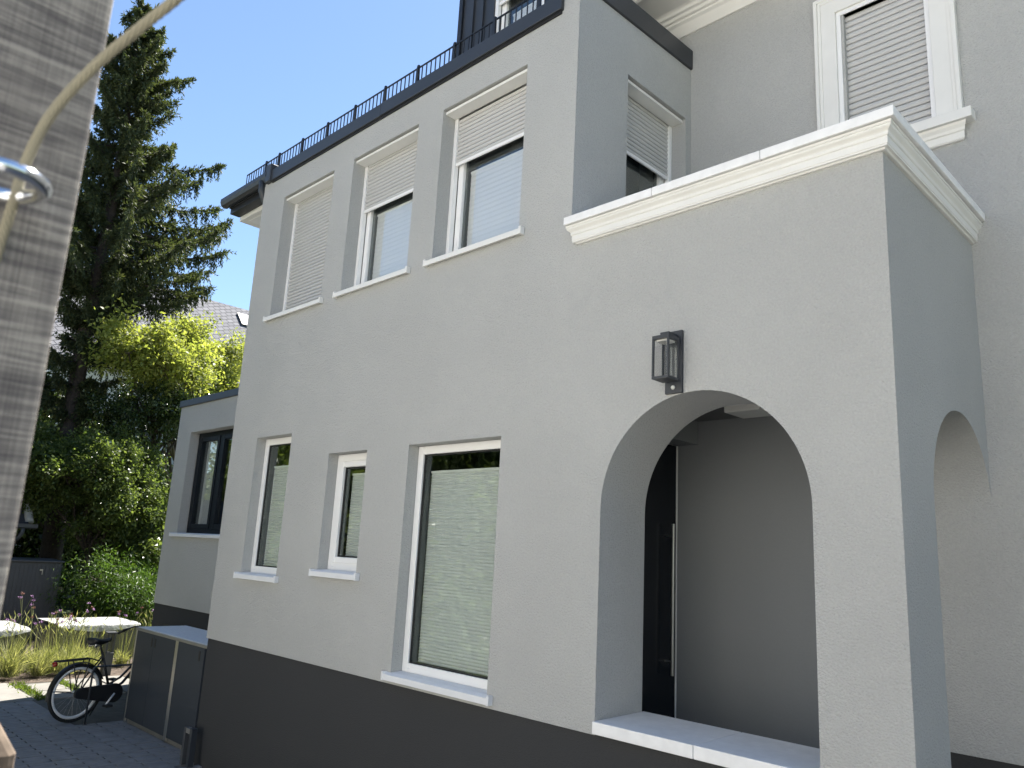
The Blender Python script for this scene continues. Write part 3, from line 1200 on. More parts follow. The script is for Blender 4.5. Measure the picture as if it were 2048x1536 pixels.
# ------------------------------------------------------------------ bin cabinet
cab = thing('bin_cabinet', (-1.2, 0.4, 0.0), 'anthracite bin storage cabinet with steel edges beside the house corner', 'cabinet')
CX0, CX1, CY0, CY1, CH = -2.165, -0.02, 0.09, 0.72, 1.135
q = MB()
q.box(CX0, CX1, CY0 + 0.022, CY1, 0.055, CH - 0.035)
q.build('body', 'cabinet_panel', cab, bevel=0.003)
q = MB()
q.box(CX0 + 0.02, CX1, CY0 + 0.035, CY1 - 0.02, 0.0, 0.055)
q.build('plinth', 'cabinet_trim', cab)
q = MB()
q.box(CX0 - 0.012, CX1, CY0 - 0.006, CY1 + 0.012, CH - 0.034, CH - 0.004)
lid = q.build('lid', 'cabinet_trim', cab, bevel=0.003)
q = MB()
q.box(CX0 + 0.008, CX1 - 0.002, CY0 + 0.014, CY1 - 0.006, CH - 0.0035, CH + 0.004)
q.build('lid_panel', 'cabinet_top', lid)
for (x0, x1, nm) in ((CX0, CX0 + 0.03, 0), (-0.955, -0.885, 1)):
    q = MB()
    q.box(x0, x1, CY0 - 0.002, CY0 + 0.0215, 0.02, CH - 0.0345)
    q.build('post', 'steel', cab, bevel=0.002)
for (x0, x1, hx) in ((CX0 + 0.034, -1.586, -1.635), (-1.580, -0.959, -1.535), (-0.881, -0.19, -0.305)):
    q = MB()
    q.box(x0, x1, CY0, CY0 + 0.0215, 0.06, CH - 0.0365)
    d_ = q.build('door', 'cabinet_panel', cab, bevel=0.002)
    q = MB()
    q.box(hx - 0.019, hx + 0.019, CY0 - 0.004, CY0 - 0.0005, 0.955, 1.06)
    q.build('handle', 'gasket', d_, bevel=0.001)

# dark low steel post by the house corner
sp_ = thing('steel_post', (0.12, -0.1, 0.0), 'low dark flat steel post standing at the corner of the plinth', 'post')
q = MB()
q.box(0.17, 0.225, -0.13, -0.07, 0.0, 0.37)
q.build('upright', 'anthracite', sp_, bevel=0.003)
q = MB()
q.box(0.03, 0.075, -0.13, -0.07, 0.0, 0.36)
q.build('upright', 'shed_metal', sp_, bevel=0.003)
q = MB()
q.box(0.076, 0.169, -0.125, -0.075, 0.31, 0.358)
q.build('crossbar', 'cabinet_trim', sp_, bevel=0.003)

# ------------------------------------------------------------------ bicycle (local: +x forward, rider's right is -y)
bike = thing('bicycle', (-2.43, -0.43, 0.0), 'black upright city bicycle with rear rack and chain case beside the cabinet', 'bicycle',
             rz=math.atan2(0.965, -0.26), local=True)


def wheel(cx):
    q = MB()
    q.ring((cx, 0, 0.345), 0.322, 0.021, 'y', 48, 10)
    w = q.build('wheel', 'rubber', bike, smooth=True)
    q = MB()
    q.ring((cx, 0, 0.345), 0.287, 0.019, 'y', 48, 8, sy=0.9)
    q.build('rim', 'rim', w, smooth=True)
    q = MB()
    q.tube([(cx, -0.05, 0.345), (cx, 0.05, 0.345)], 0.022, 12)
    q.build('hub', 'rim', w)
    q = MB()
    for k in range(28):
        a = 2 * math.pi * k / 28
        s = 0.03 if k % 2 else -0.03
        off = 0.35 if (k // 2) % 2 else -0.35
        q.tube([(cx + 0.02 * math.cos(a + off), s, 0.345 + 0.02 * math.sin(a + off)), (cx + 0.28 * math.cos(a), 0, 0.345 + 0.28 * math.sin(a))], 0.0012, 4)
    q.build('spokes', 'cabinet_trim', w)
    return w


wheel(0.0)
wheel(1.13)


def btube(name, pts, r, mt='black_metal', parent=None, n=8, smooth=True):
    q = MB()
    q.tube(pts, r, n)
    return q.build(name, mt, parent or bike, smooth=smooth)


BB = (0.46, 0, 0.30)
btube('seat_tube', [(0.46, 0, 0.30), (0.27, 0, 0.80)], 0.016)
fr = btube('down_tube', [(0.46, 0, 0.31), (0.62, 0, 0.40), (0.80, 0, 0.60), (0.90, 0, 0.82)], 0.018)
btube('top_tube', [(0.43, 0, 0.40), (0.58, 0, 0.47), (0.74, 0, 0.62), (0.88, 0, 0.90)], 0.015)
btube('head_tube', [(0.915, 0, 0.76), (0.865, 0, 0.97)], 0.020)
for s in (-1, 1):
    btube('chain_stay', [(0.46, s * 0.03, 0.30), (0.0, s * 0.06, 0.345)], 0.010)
    btube('seat_stay', [(0.29, s * 0.02, 0.74), (0.0, s * 0.06, 0.345)], 0.009)
    btube('fork_blade', [(0.92, s * 0.045, 0.74), (1.0, s * 0.05, 0.55), (1.13, s * 0.05, 0.345)], 0.012)
    btube('rack_strut', [(-0.13, s * 0.055, 0.735), (-0.02, s * 0.065, 0.36)], 0.007)
    btube('rack_strut', [(0.08, s * 0.055, 0.735), (0.01, s * 0.065, 0.36)], 0.007)
    btube('fender_stay', [(0.0, s * 0.06, 0.345), (-0.345, s * 0.03, 0.40)], 0.004)
btube('seat_post', [(0.275, 0, 0.78), (0.225, 0, 0.905)], 0.013, 'black_metal')
# saddle
q = MB()
rings = []
for k in range(11):
    a = k / 10
    x = 0.085 + 0.29 * a
    w = 0.105 * (1 - a) ** 0.8 + 0.02
    if k == 0:
        w *= 0.6
    if k == 10:
        w *= 0.5
    z = 0.955 + 0.012 * math.cos(a * 5) - 0.004 * a
    h_ = 0.055 * (1 - a) + 0.022
    rings.append([(x, w * math.cos(t_), z + (0.025 if math.sin(t_) > 0 else h_) * math.sin(t_) * 0.9) for t_ in [2 * math.pi * j / 14 for j in range(14)]])
q.loft(rings)
sd = q.build('saddle', 'saddle', bike, smooth=True)
for s in (-1, 1):
    btube('spring', [(0.13, s * 0.06, 0.87), (0.13, s * 0.06, 0.93)], 0.016, 'steel', sd)
    btube('saddle_rail', [(0.12, s * 0.045, 0.885), (0.24, s * 0.022, 0.895), (0.33, s * 0.012, 0.935)], 0.005, 'steel', sd)
# rear rack
q = MB()
for s in (-0.055, -0.018, 0.018, 0.055):
    q.tube([(-0.30, s, 0.735), (0.12, s, 0.740), (0.24, s * 0.5, 0.70)], 0.006, 6)
q.tube([(-0.30, -0.06, 0.735), (-0.30, 0.06, 0.735)], 0.006, 6)
q.tube([(-0.1, -0.06, 0.737), (-0.1, 0.06, 0.737)], 0.006, 6)
q.tube([(0.08, -0.06, 0.739), (0.08, 0.06, 0.739)], 0.006, 6)
rk = q.build('rack', 'black_metal', bike)
q = MB()
rings = []
for x, r_ in ((-0.305, 0.026), (-0.325, 0.032), (-0.34, 0.028), (-0.348, 0.012)):
    rings.append([(x, r_ * 1.2 * math.cos(t_), 0.705 + r_ * math.sin(t_)) for t_ in [2 * math.pi * j / 14 for j in range(14)]])
q.loft(rings)
q.build('rear_light', 'red_lens', bike, smooth=True)
# fenders
for cx, a0_, a1_, nm in ((0.0, R(20), R(190), 'rear_fender'), (1.13, R(30), R(175), 'front_fender')):
    q = MB()
    rows = []
    for k in range(25):
        a = a0_ + (a1_ - a0_) * k / 24
        rows.append([(cx + (0.362 - 0.012 * (abs(s) / 0.03) ** 2) * math.cos(a), s, 0.345 + (0.362 - 0.012 * (abs(s) / 0.03) ** 2) * math.sin(a)) for s in (-0.032, -0.018, 0, 0.018, 0.032)])
    q.loft(rows, closed=False, caps=False)
    q.build(nm, 'black_metal', bike, smooth=True)
# chain case
q = MB()
out = []
for k in range(13):
    a = R(90) + math.pi * k / 12
    out.append((0.0 + 0.062 * math.cos(a), 0.345 + 0.062 * math.sin(a)))
for k in range(13):
    a = R(-90) + math.pi * k / 12
    out.append((0.47 + 0.115 * math.cos(a), 0.300 + 0.115 * math.sin(a)))
q.loft([[(x, -0.050, z) for x, z in out], [(x, -0.092, z) for x, z in out]])
cc = q.build('chain_case', 'saddle', bike, bevel=0.008)
btube('crank', [(0.46, -0.10, 0.30), (0.35, -0.105, 0.17)], 0.011, 'rim')
btube('crank', [(0.46, 0.08, 0.30), (0.57, 0.09, 0.43)], 0.011, 'rim')
for (x, y0, y1, z) in ((0.35, -0.11, -0.20, 0.17), (0.57, 0.095, 0.185, 0.43)):
    q = MB()
    q.box(x - 0.045, x + 0.045, min(y0, y1), max(y0, y1), z - 0.013, z + 0.013)
    q.build('pedal', 'rubber', bike, bevel=0.006)
btube('kickstand', [(0.40, 0.05, 0.27), (0.34, 0.16, 0.015)], 0.009)
# handlebar
btube('stem', [(0.868, 0, 0.96), (0.845, 0, 1.06)], 0.013, 'steel')
btube('handlebar', [(0.68, -0.27, 1.00), (0.76, -0.27, 1.03), (0.83, -0.20, 1.07), (0.85, -0.08, 1.07), (0.85, 0.08, 1.07), (0.83, 0.20, 1.07), (0.76, 0.27, 1.03), (0.68, 0.27, 1.00)], 0.011, 'black_metal')
for s in (-1, 1):
    btube('grip', [(0.64, s * 0.27, 0.985), (0.75, s * 0.27, 1.026)], 0.017, 'rubber')
q = MB()
rings = []
for x, r_ in ((0.93, 0.02), (0.955, 0.036), (0.99, 0.042), (1.0, 0.030)):
    rings.append([(x, r_ * math.cos(t_), 0.90 + r_ * math.sin(t_)) for t_ in [2 * math.pi * j / 14 for j in range(14)]])
q.loft(rings)
q.build('front_light', 'black_metal', bike, smooth=True)

# bicycle stand: thin steel hoop in front of the bicycle
hoop = thing('bike_rack', (-2.24, -0.33, 0.0), 'thin grey steel bicycle hoop standing before the bicycle', 'bike rack')
q = MB()
q.tube([(-2.235, -0.335, 0.0), (-2.235, -0.335, 0.62), (-2.235, -0.325, 0.655), (-2.235, -0.30, 0.668), (-2.24, 0.62, 0.668), (-2.24, 0.645, 0.655), (-2.24, 0.655, 0.62), (-2.24, 0.655, 0.0)],
       0.0125, 10)
q.build('hoop', 'anthracite', hoop, smooth=True)
for y in (-0.335, 0.655):
    q = MB()
    q.tube([(-2.2375, y, 0.0), (-2.2375, y, 0.008)], 0.028, 14)
    q.build('foot_plate', 'anthracite', hoop)

# ------------------------------------------------------------------ garden things
bl = thing('bollard_light', (-5.76, 1.09, 0.0), 'grey garden bollard lamp with two uprights among the grass', 'lamp')
q = MB()
q.box(-5.83, -5.69, 1.00, 1.13, 0.0, 0.36)
q.build('base', 'shed_metal', bl, bevel=0.005)
for y in (1.00, 1.105):
    q = MB()
    q.box(-5.81, -5.71, y, y + 0.026, 0.36, 0.655)
    q.build('upright', 'shed_metal', bl)
q = MB()
q.box(-5.83, -5.69, 0.985, 1.145, 0.655, 0.685)
q.build('cap', 'shed_metal', bl, bevel=0.004)


def covered_table(x0, x1, y0, y1, h, label):
    t_ = thing('covered_table', ((x0 + x1) / 2, (y0 + y1) / 2, 0.0), label, 'table')
    for (x, y) in ((x0 + .06, y0 + .06), (x1 - .06, y0 + .06), (x0 + .06, y1 - .06), (x1 - .06, y1 - .06)):
        q = MB()
        q.box(x - .025, x + .025, y - .025, y + .025, 0, h - 0.05)
        q.build('leg', 'shed_metal', t_)
    q = MB()
    q.box(x0 + .02, x1 - .02, y0 + .02, y1 - .02, h - 0.05, h - 0.012)
    q.build('table_top', 'shed_metal', t_)
    q = MB()
    q.box(x1 + 0.0, x1 + 0.02, y0 + 0.01, y1 - 0.01, 0.05, h - 0.055)
    q.box(x0 + 0.02, x1 - 0.001, y0 + 0.0, y0 + 0.019, 0.05, h - 0.055)
    q.build('skirt', 'skirt_grey', t_)
    # white cloth sagging over the front edge
    q = MB()
    rows = []
    n = 20
    for i in range(n + 1):
        y = y0 - 0.02 + (y1 - y0 + 0.04) * i / n
        s = math.sin(math.pi * i / n)
        row = [(x0 - 0.02, y, h - 0.002)]
        for k in range(1, 8):
            a = k / 7
            row.append((x0 + (x1 - x0 + 0.03) * a, y, h + 0.005 + 0.012 * math.sin(i * 1.7 + k * 2.1) * a))
        for k in range(1, 4):
            row.append((x1 + 0.035 + 0.01 * k, y, h - (0.03 + 0.10 * s) * k / 3))
        rows.append(row)
    q.loft(rows, closed=False, caps=False)
    q.build('cloth', 'cover_white', t_, smooth=True)
    q = MB()
    rows = []
    for i in range(n + 1):
        y = y0 - 0.03 + (y1 - y0 + 0.06) * i / n
        w = 0.02 * math.sin(i * 1.9)
        rows.append([(x1 + 0.08 + w * (1 - z / h) + 0.02 * math.sin(z * 9 + i), y, z) for z in (0.03, h * 0.3, h * 0.6, h * 0.85, h - 0.03)])
    q.loft(rows, closed=False, caps=False)
    q.build('clear_sheet', 'film', t_, smooth=True)
    return t_


covered_table(-8.55, -7.30, 0.70, 2.08, 0.66, 'garden table under a sagging white cover beyond the tall grass')
covered_table(-8.40, -6.95, -0.95, 0.16, 0.64, 'pale covered garden table at the left edge behind the grass tuft')

shed = thing('garden_shed', (-11.3, 0.7, 0.0), 'dark grey ribbed metal garden locker with two doors', 'shed')
q = MB()
q.box(-11.9, -11.02, -0.35, 1.68, 0.0, 1.60)
q.build('body', 'shed_metal', shed)
q = MB()
q.hexa([(-11.94, -0.38, 1.60), (-10.96, -0.38, 1.60), (-10.96, 1.71, 1.60), (-11.94, 1.71, 1.60),
        (-11.94, -0.38, 1.66), (-10.96, -0.38, 1.63), (-10.96, 1.71, 1.63), (-11.94, 1.71, 1.66)])
q.build('roof', 'shed_metal', shed, bevel=0.006)
for (a, b_) in ((-0.33, 0.66), (0.675, 1.66)):
    q = MB()
    q.box(-11.02, -11.0, a, b_, 0.04, 1.575)
    d_ = q.build('door', 'shed_metal', shed, bevel=0.003)
    n = 12
    for k in range(n):
        y = a + (b_ - a) * (k + 0.5) / n
        q = MB()
        q.box(-11.0, -10.992, y - 0.02, y + 0.02, 0.06, 1.55)
        q.build('rib', 'shed_metal', d_, bevel=0.003)
    q = MB()
    hy = b_ - 0.07 if a < 0 else a + 0.60
    q.box(-10.99, -10.975, hy - 0.03, hy + 0.03, 1.42, 1.45)
    q.box(-10.99, -10.978, hy + 0.02, hy + 0.03, 1.34, 1.42)
    q.build('handle', 'steel', d_)

gh = thing('garden_house', (-13.0, -0.8, 0.0), 'small outbuilding with grey roof and dark gutter behind the locker', 'outbuilding')
q = MB()
q.box(-13.4, -12.35, -3.2, 1.0, 0, 2.30)
q.build('wall', 'shed_metal', gh)
q = MB()
q.add([(-12.15, -3.3, 2.42), (-12.15, 1.16, 2.42), (-13.2, 1.16, 3.35), (-13.2, -3.3, 3.35), (-14.2, 1.16, 2.42), (-14.2, -3.3, 2.42),
       (-12.15, -3.3, 2.36), (-12.15, 1.16, 2.36)], [(0, 1, 2, 3), (3, 2, 4, 5), (0, 3, 5), (1, 4, 2), (6, 7, 1, 0), (6, 5, 4, 7)])
q.build('roof', 'slate', gh)
q = MB()
q.tube([(-12.18, 1.18, 2.44), (-13.2, 1.18, 3.40)], 0.09, 12)
q.build('verge_tile', 'cover_white', gh, smooth=True)
q = MB()
gpp = [(0.0, 0.0), (0.0, -0.06), (0.03, -0.10), (0.08, -0.11), (0.12, -0.08), (0.12, 0.0)]
q.loft([[(-12.14 + a, y, 2.40 + b_) for a, b_ in gpp] for y in (-3.3, 1.33)])
q.build('gutter', 'shed_metal', gh)
q = MB()
q.box(-12.34, -12.15, -3.25, 0.95, 2.20, 2.29)
q.build('soffit', 'cover_white', gh)
q = MB()
q.tube([(-12.08, 1.05, 2.30), (-12.08, 1.05, 2.20), (-12.12, 1.0, 2.08), (-12.22, 0.86, 1.98), (-12.30, 0.72, 1.93), (-12.30, 0.68, 1.8), (-12.30, 0.68, 0.1)], 0.045, 10)
q.build('downpipe', 'shed_metal', gh, smooth=True)

nh = thing('neighbour_house', (-28.0, 13.0, 0.0), 'neighbour house with pale slate roof and skylight behind the yellow tree', 'house')
q = MB()
q.box(-34, -22.5, 3.5, 24, 0, 8.6)
q.build('wall', 'render_cream', nh)
me = bpy.data.meshes.new('roof')
vs = [(-21.9, 3.0, 8.4), (-21.9, 24.5, 8.4), (-26.6, 24.5, 13.25), (-26.6, 3.0, 13.25), (-34.5, 24.5, 8.4), (-34.5, 3.0, 8.4)]
me.from_pydata(vs, [], [(0, 1, 2, 3), (3, 2, 4, 5), (0, 3, 5), (1, 4, 2)])
uvl = me.uv_layers.new()
for p in me.polygons:
    for li in p.loop_indices:
        c = vs[me.loops[li].vertex_index]
        uvl.data[li].uv = (c[1], math.hypot(c[0] + 21.9, c[2] - 8.4))
nroof = link('roof', me, 'slate', nh)
q = MB()
dn = Vector((4.85, 0, 4.7)).normalized()


def rp(y, s, hgt):
    d = Vector((-4.7, 0, 4.85)).normalized()
    return tuple(Vector((-21.9, y, 8.4)) + d * s + dn * hgt)


q.hexa([rp(11.75, 5.15, .01), rp(12.65, 5.15, .01), rp(12.65, 6.1, .01), rp(11.75, 6.1, .01), rp(11.75, 5.15, .09), rp(12.65, 5.15, .09), rp(12.65, 6.1, .09), rp(11.75, 6.1, .09)])
sk = q.build('skylight', 'anthracite', nroof)
q = MB()
q.hexa([rp(11.85, 5.25, .08), rp(12.55, 5.25, .08), rp(12.55, 6.0, .08), rp(11.85, 6.0, .08), rp(11.85, 5.25, .1), rp(12.55, 5.25, .1), rp(12.55, 6.0, .1), rp(11.85, 6.0, .1)])
q.build('pane', 'cover_white', nroof)
for k in range(5):
    q = MB()
    y = 4.6 + k * 2.2
    q.box(-22.52, -22.46, y, y + 1.0, 5.2, 6.7)
    f_ = q.build('window', 'white_pvc', nh)
    q = MB()
    q.box(-22.46, -22.45, y + .07, y + .93, 5.27, 6.63)
    q.build('pane', 'door_dark', f_)

# ------------------------------------------------------------------ trees
def limb(mb, a, b_, r0, r1, wob=0.1, n=5):
    a, b_ = Vector(a), Vector(b_)
    pts, rs = [], []
    for k in range(n + 1):
        t_ = k / n
        p = a.lerp(b_, t_)
        if 0 < k < n:
            p += Vector((random.uniform(-1, 1), random.uniform(-1, 1), random.uniform(-.4, .4))) * wob
        pts.append(p)
        rs.append(r0 + (r1 - r0) * t_)
    mb.tube(pts, rs, 7)
    return pts


def broadleaf(name, base, trunk_top, clumps, nleaf, lsize, lmat, bark, label, droop=0.25, group=None, aspect=0.55):
    """clumps: (x,y,z, rx,ry,rz). Leaves sit on twigs spread through each clump."""
    t_ = thing(name, base, label, 'tree' if 'shrub' not in name and 'hedge' not in name else 'shrub', group)
    mb = MB()
    tp = limb(mb, base, trunk_top, 0.02 * trunk_top[2] + 0.05, 0.06, 0.12, 6)
    P, D, Ls, Ws = [], [], [], []
    vol = np.array([c[3] * c[4] * c[5] for c in clumps]) ** 0.75
    share = vol / vol.sum()
    for c, sh in zip(clumps, share):
        ctr = Vector(c[:3])
        st_ = tp[random.randint(3, 6)]
        limb(mb, st_, ctr, 0.05, 0.02, 0.15, 4)
        n = int(nleaf * sh)
        nt = max(8, n // 26)
        # twigs: points biased to the outer shell, in sub-clusters
        ncl = max(5, nt // 9)
        cd = RNG.normal(size=(ncl, 3))
        cd /= np.linalg.norm(cd, axis=1, keepdims=True)
        cr_ = RNG.uniform(0.45, 1.08, (ncl, 1))
        cc_ = cd * cr_
        pick = RNG.integers(0, ncl, nt)
        tw = cc_[pick] + RNG.normal(0, 0.10, (nt, 3))
        tw = tw * np.array(c[3:6]) + np.array(c[:3])
        tdir = (tw - np.array(c[:3]))
        tdir /= np.linalg.norm(tdir, axis=1, keepdims=True)
        for k in range(min(ncl, 14)):
            q_ = cc_[k] * np.array(c[3:6]) + np.array(c[:3])
            limb(mb, ctr, Vector(q_), 0.018, 0.005, 0.06, 3)
        li = RNG.integers(0, nt, n)
        a = RNG.uniform(0, 1, (n, 1))
        spread = lsize * 3.2
        pos = tw[li] + tdir[li] * a * spread * 1.4 + RNG.normal(0, spread * 0.38, (n, 3))
        dr = tdir[li] * 0.6 + RNG.normal(0, 0.7, (n, 3))
        dr[:, 2] -= droop
        P.append(pos)
        D.append(dr)
        s_ = lsize * RNG.uniform(0.6, 1.3, n)
        Ls.append(s_)
        Ws.append(s_ * aspect)
    mb.build('trunk', bark, t_, smooth=True)
    P = np.vstack(P)
    P[:, 2] = np.maximum(P[:, 2], 0.03)
    N = RNG.normal(0, 0.75, (len(P), 3)) + np.array([0, 0, 1.0])
    leaf_quads('crown', P, np.vstack(D), np.concatenate(Ls), np.concatenate(Ws), lmat, t_, N)
    return t_


def spruce(base, height, label):
    t_ = thing('spruce_tree', base, label, 'tree')
    bx, by, _ = base
    mb = MB()
    tpts, trs = [], []
    for k in range(13):
        z = height * k / 12
        tpts.append((bx + 0.05 * math.sin(z * .7), by + 0.05 * math.cos(z * .5), z))
        trs.append(0.27 * (1 - k / 12) ** 0.8 + 0.015)
    mb.tube(tpts, trs, 10)
    P, D, Ls = [], [], []
    prof_z = [3.0, 6.0, 8.2, 9.0, 10.5, 11.5, 12.6, 14.0, 15.5, 16.7, 17.6]
    prof_r = [0.9, 1.1, 1.4, 2.9, 3.2, 2.6, 1.5, 1.25, 1.1, 0.65, 0.10]
    jobs = []
    z, wh = 4.2, 0
    while z < height - 0.12:
        rad = float(np.interp(z, prof_z, prof_r))
        nb = 5 if z < 7 else 8
        for k in range(nb):
            a = wh * 1.31 + 2 * math.pi * k / nb + random.uniform(-.35, .35)
            L = rad * random.choice([0.5, 0.7, 0.85, 0.95, 1.05, 1.15])
            if z < 9.5 and math.cos(a) > 0.5:
                L *= 0.6
            jobs.append((z + random.uniform(-.15, .15), a, L))
        z += random.uniform(0.34, 0.48) if z > 12 else random.uniform(0.42, 0.6)
        wh += 1
    # the long limbs that reach out to the right against the sky
    jobs += [(15.3, R(92), 1.75), (15.0, R(70), 1.3), (13.25, R(88), 3.05), (12.4, R(80), 2.4), (12.2, R(95), 3.3), (11.55, R(86), 3.55), (10.9, R(92), 3.4), (10.35, R(84), 3.5), (9.7, R(90), 3.3), (9.0, R(86), 2.9)]
    for (z0, a, L) in jobs:
        L *= 0.93
        if L < 0.1:
            continue
        dx, dy = math.cos(a), math.sin(a)
        side = Vector((-dy, dx, 0))
        rise = random.uniform(-0.02, 0.12) if z0 < 13.5 else random.uniform(0.15, 0.45)
        sag = random.uniform(0.10, 0.20) if z0 < 13.5 else 0.04
        pts = []
        nn = 8
        for j in range(nn + 1):
            s = j / nn
            pts.append(Vector((bx + dx * L * s, by + dy * L * s, z0 + L * (rise * s - sag * math.sin(math.pi * s * 0.85) + 0.08 * s ** 3)))
                       + side * (0.05 * L * math.sin(s * 3 + a)))
        mb.tube(pts, [0.035 * (1 - j / nn) * min(1, L / 2) + 0.007 for j in range(nn + 1)], 5)
        ntw = int(22 + L * 58)
        for w_ in range(ntw):
            s = random.uniform(0.03, 1.0) ** 0.72
            f = s * nn
            i = min(int(f), nn - 1)
            p = pts[i].lerp(pts[i + 1], f - i)
            bd = (pts[i + 1] - pts[i]).normalized()
            sgn = random.choice((-1, 1))
            kind = random.random()
            tl = (0.15 + 0.55 * random.random() ** 1.5) * (1.2 - 0.7 * s) * min(1.0, 0.40 + L * 0.26)
            if kind < 0.36:     # side sprays, drooping at the end
                d0 = (bd * 0.8 + side * sgn * 0.75 + Vector((0, 0, random.uniform(-.2, .15)))).normalized()
                dr = 0.9
            elif kind < 0.88:   # hanging curtains
                d0 = (bd * 0.25 + side * sgn * 0.22 + Vector((0, 0, -1.0))).normalized()
                dr = 0.3
                tl *= 1.15
            else:
                d0 = (bd + Vector((0, 0, 0.6))).normalized()
                dr = 0.0
                tl *= 0.7
            m_ = int(5 + tl * 26)
            for j in range(m_):
                u_ = j / m_
                q_ = p + d0 * tl * u_ + Vector((0, 0, -dr * tl * u_ * u_ * 0.6))
                rv = Vector((random.gauss(0, 1), random.gauss(0, 1), random.gauss(0, 1))).normalized()
                dd = d0 * 0.9 + rv * 0.75 + Vector((0, 0, -0.2 * dr))
                P.append(q_)
                D.append(dd)
                Ls.append(0.05 + 0.06 * random.random())
    mb.build('trunk', 'bark', t_, smooth=True)
    P = np.array([tuple(p) for p in P])
    D = np.array([tuple(p) for p in D])
    Ls = np.array(Ls)
    leaf_quads('crown', P, D, Ls * 1.35, 0.028 + 0.018 * RNG.random(len(P)), 'needles', t_)


spruce((-14.0, 2.2, 0.0), 17.5, 'tall dark spruce tree with drooping branches against the sky')


def cl_ell(c, r, n, rr, seed):
    """n clumps spread through an ellipsoid"""
    rs = random.Random(seed)
    out = []
    for _ in range(n):
        while True:
            d = [rs.uniform(-1, 1) for _ in range(3)]
            if sum(v * v for v in d) < 1:
                break
        k = rs.uniform(0.75, 1.25) * rr
        out.append((c[0] + d[0] * r[0], c[1] + d[1] * r[1], c[2] + d[2] * r[2], k, k, k * 0.75))
    return out


broadleaf('acacia_tree', (-16.3, 6.0, 0), (-16.1, 5.9, 6.6), cl_ell((-15.8, 5.4, 7.75), (0.7, 1.6, 0.9), 24, 0.54, 3) + cl_ell((-16.2, 7.0, 6.9), (0.8, 1.1, 0.8), 11, .5, 8)
          + cl_ell((-12.5, 3.35, 7.05), (0.4, 0.85, 0.5), 10, 0.42, 31) + cl_ell((-13.0, 4.5, 6.9), (0.4, 0.7, 0.4), 6, 0.42, 33),
          46000, 0.115, 'leaf_yellow', 'bark_light', 'sunlit yellow-green tree behind the annex roof')
broadleaf('evergreen_tree', (-13.5, 4.1, 0), (-13.4, 4.1, 5.0), cl_ell((-13.4, 4.0, 5.6), (0.5, 1.3, 0.85), 17, 0.52, 5), 30000, 0.078, 'leaf_dark', 'bark',
          'dark glossy-leaved evergreen tree just left of the annex roof')
broadleaf('maple_tree', (-12.4, 2.6, 0), (-12.3, 2.7, 3.4), cl_ell((-12.2, 2.6, 3.4), (0.8, 1.5, 1.3), 30, 0.46, 6), 52000, 0.085, 'leaf_mid', 'bark',
          'broad green leafy tree filling the space below the spruce')
broadleaf('hazel_tree', (-12.9, 1.0, 0), (-12.8, 0.9, 3.5), cl_ell((-12.7, 0.9, 3.9), (0.6, 1.0, 1.0), 17, 0.45, 9), 24000, 0.09, 'leaf_mid', 'bark',
          'leafy green tree beside the weathered post above the outbuilding')
broadleaf('elder_tree', (-15.5, 0.2, 0), (-15.5, 0.3, 6.0), cl_ell((-15.4, 0.5, 6.0), (0.8, 1.4, 2.0), 14, 0.8, 12), 16000, 0.15, 'leaf_dark', 'bark',
          'shaded tree behind the weathered post, left of the spruce trunk')
broadleaf('beech_tree', (-17.5, 3.2, 0), (-17.5, 3.3, 4.5), cl_ell((-17.3, 3.4, 4.0), (0.9, 2.4, 2.4), 22, 0.9, 14), 22000, 0.17, 'leaf_dark', 'bark',
          'dark broadleaf tree in shade behind the spruce trunk')
broadleaf('bamboo_shrub', (-10.6, 3.1, 0), (-10.6, 3.1, 1.3), cl_ell((-10.6, 3.1, 0.85), (0.5, 1.1, 0.6), 18, 0.48, 21), 36000, 0.105, 'leaf_bamboo', 'bark_light',
          'bright green bamboo-like shrub in front of the annex', droop=0.6, aspect=0.17)
broadleaf('laurel_shrub', (-12.0, 4.4, 0), (-12.0, 4.4, 2.2), cl_ell((-12.2, 4.3, 2.3), (0.6, 0.9, 1.3), 14, 0.6, 23), 17000, 0.12, 'leaf_mid', 'bark',
          'green leafy shrub against the left edge of the annex')
broadleaf('hedge', (-21.0, 3.0, 0), (-21.0, 3.0, 3.0), [(-20.5 + random.uniform(-.5, .5), -8 + k * 1.0, z, 1.0, 0.9, 1.2) for k in range(22) for z in (0.9, 2.6, 4.3)], 38000, 0.26, 'leaf_dark', 'bark',
          'tall dark hedge far behind the garden trees')

# grasses and verbena
n_t = 30
Pg, Dg, Lg, Wg = [], [], [], []
spots = [(-6.05, -0.28, 1.25), (-6.1, 0.15, 0.95), (-6.3, -0.75, 0.9)]
while len(spots) < 30:
    x, y = random.uniform(-7.2, -5.95), random.uniform(-0.9, 2.6)
    spots.append((x, y, random.uniform(0.75, 1.1)))
for (x, y, s) in spots:
    n = int(270 * s)
    a = RNG.uniform(0, 2 * math.pi, n)
    lean = np.abs(RNG.normal(0.0, 0.42, n)) + 0.08
    L = RNG.uniform(0.24, 0.56, n) * s * (1.0 if x > -6.35 else 0.8)
    base = np.column_stack([x + RNG.normal(0, .05, n), y + RNG.normal(0, .05, n), np.zeros(n)])
    d = np.column_stack([np.cos(a) * np.sin(lean), np.sin(a) * np.sin(lean), np.cos(lean)])
    mid = base + d * (L * 0.55)[:, None]
    d2 = d.copy()
    d2[:, :2] *= 2.1
    d2[:, 2] -= 0.25
    d2 /= np.linalg.norm(d2, axis=1, keepdims=True)
    Pg += [base, mid - d * 0.03]
    Dg += [d, d2]
    Lg += [L * 0.6, L * 0.5]
    Wg += [np.full(n, .011), np.full(n, .009)]
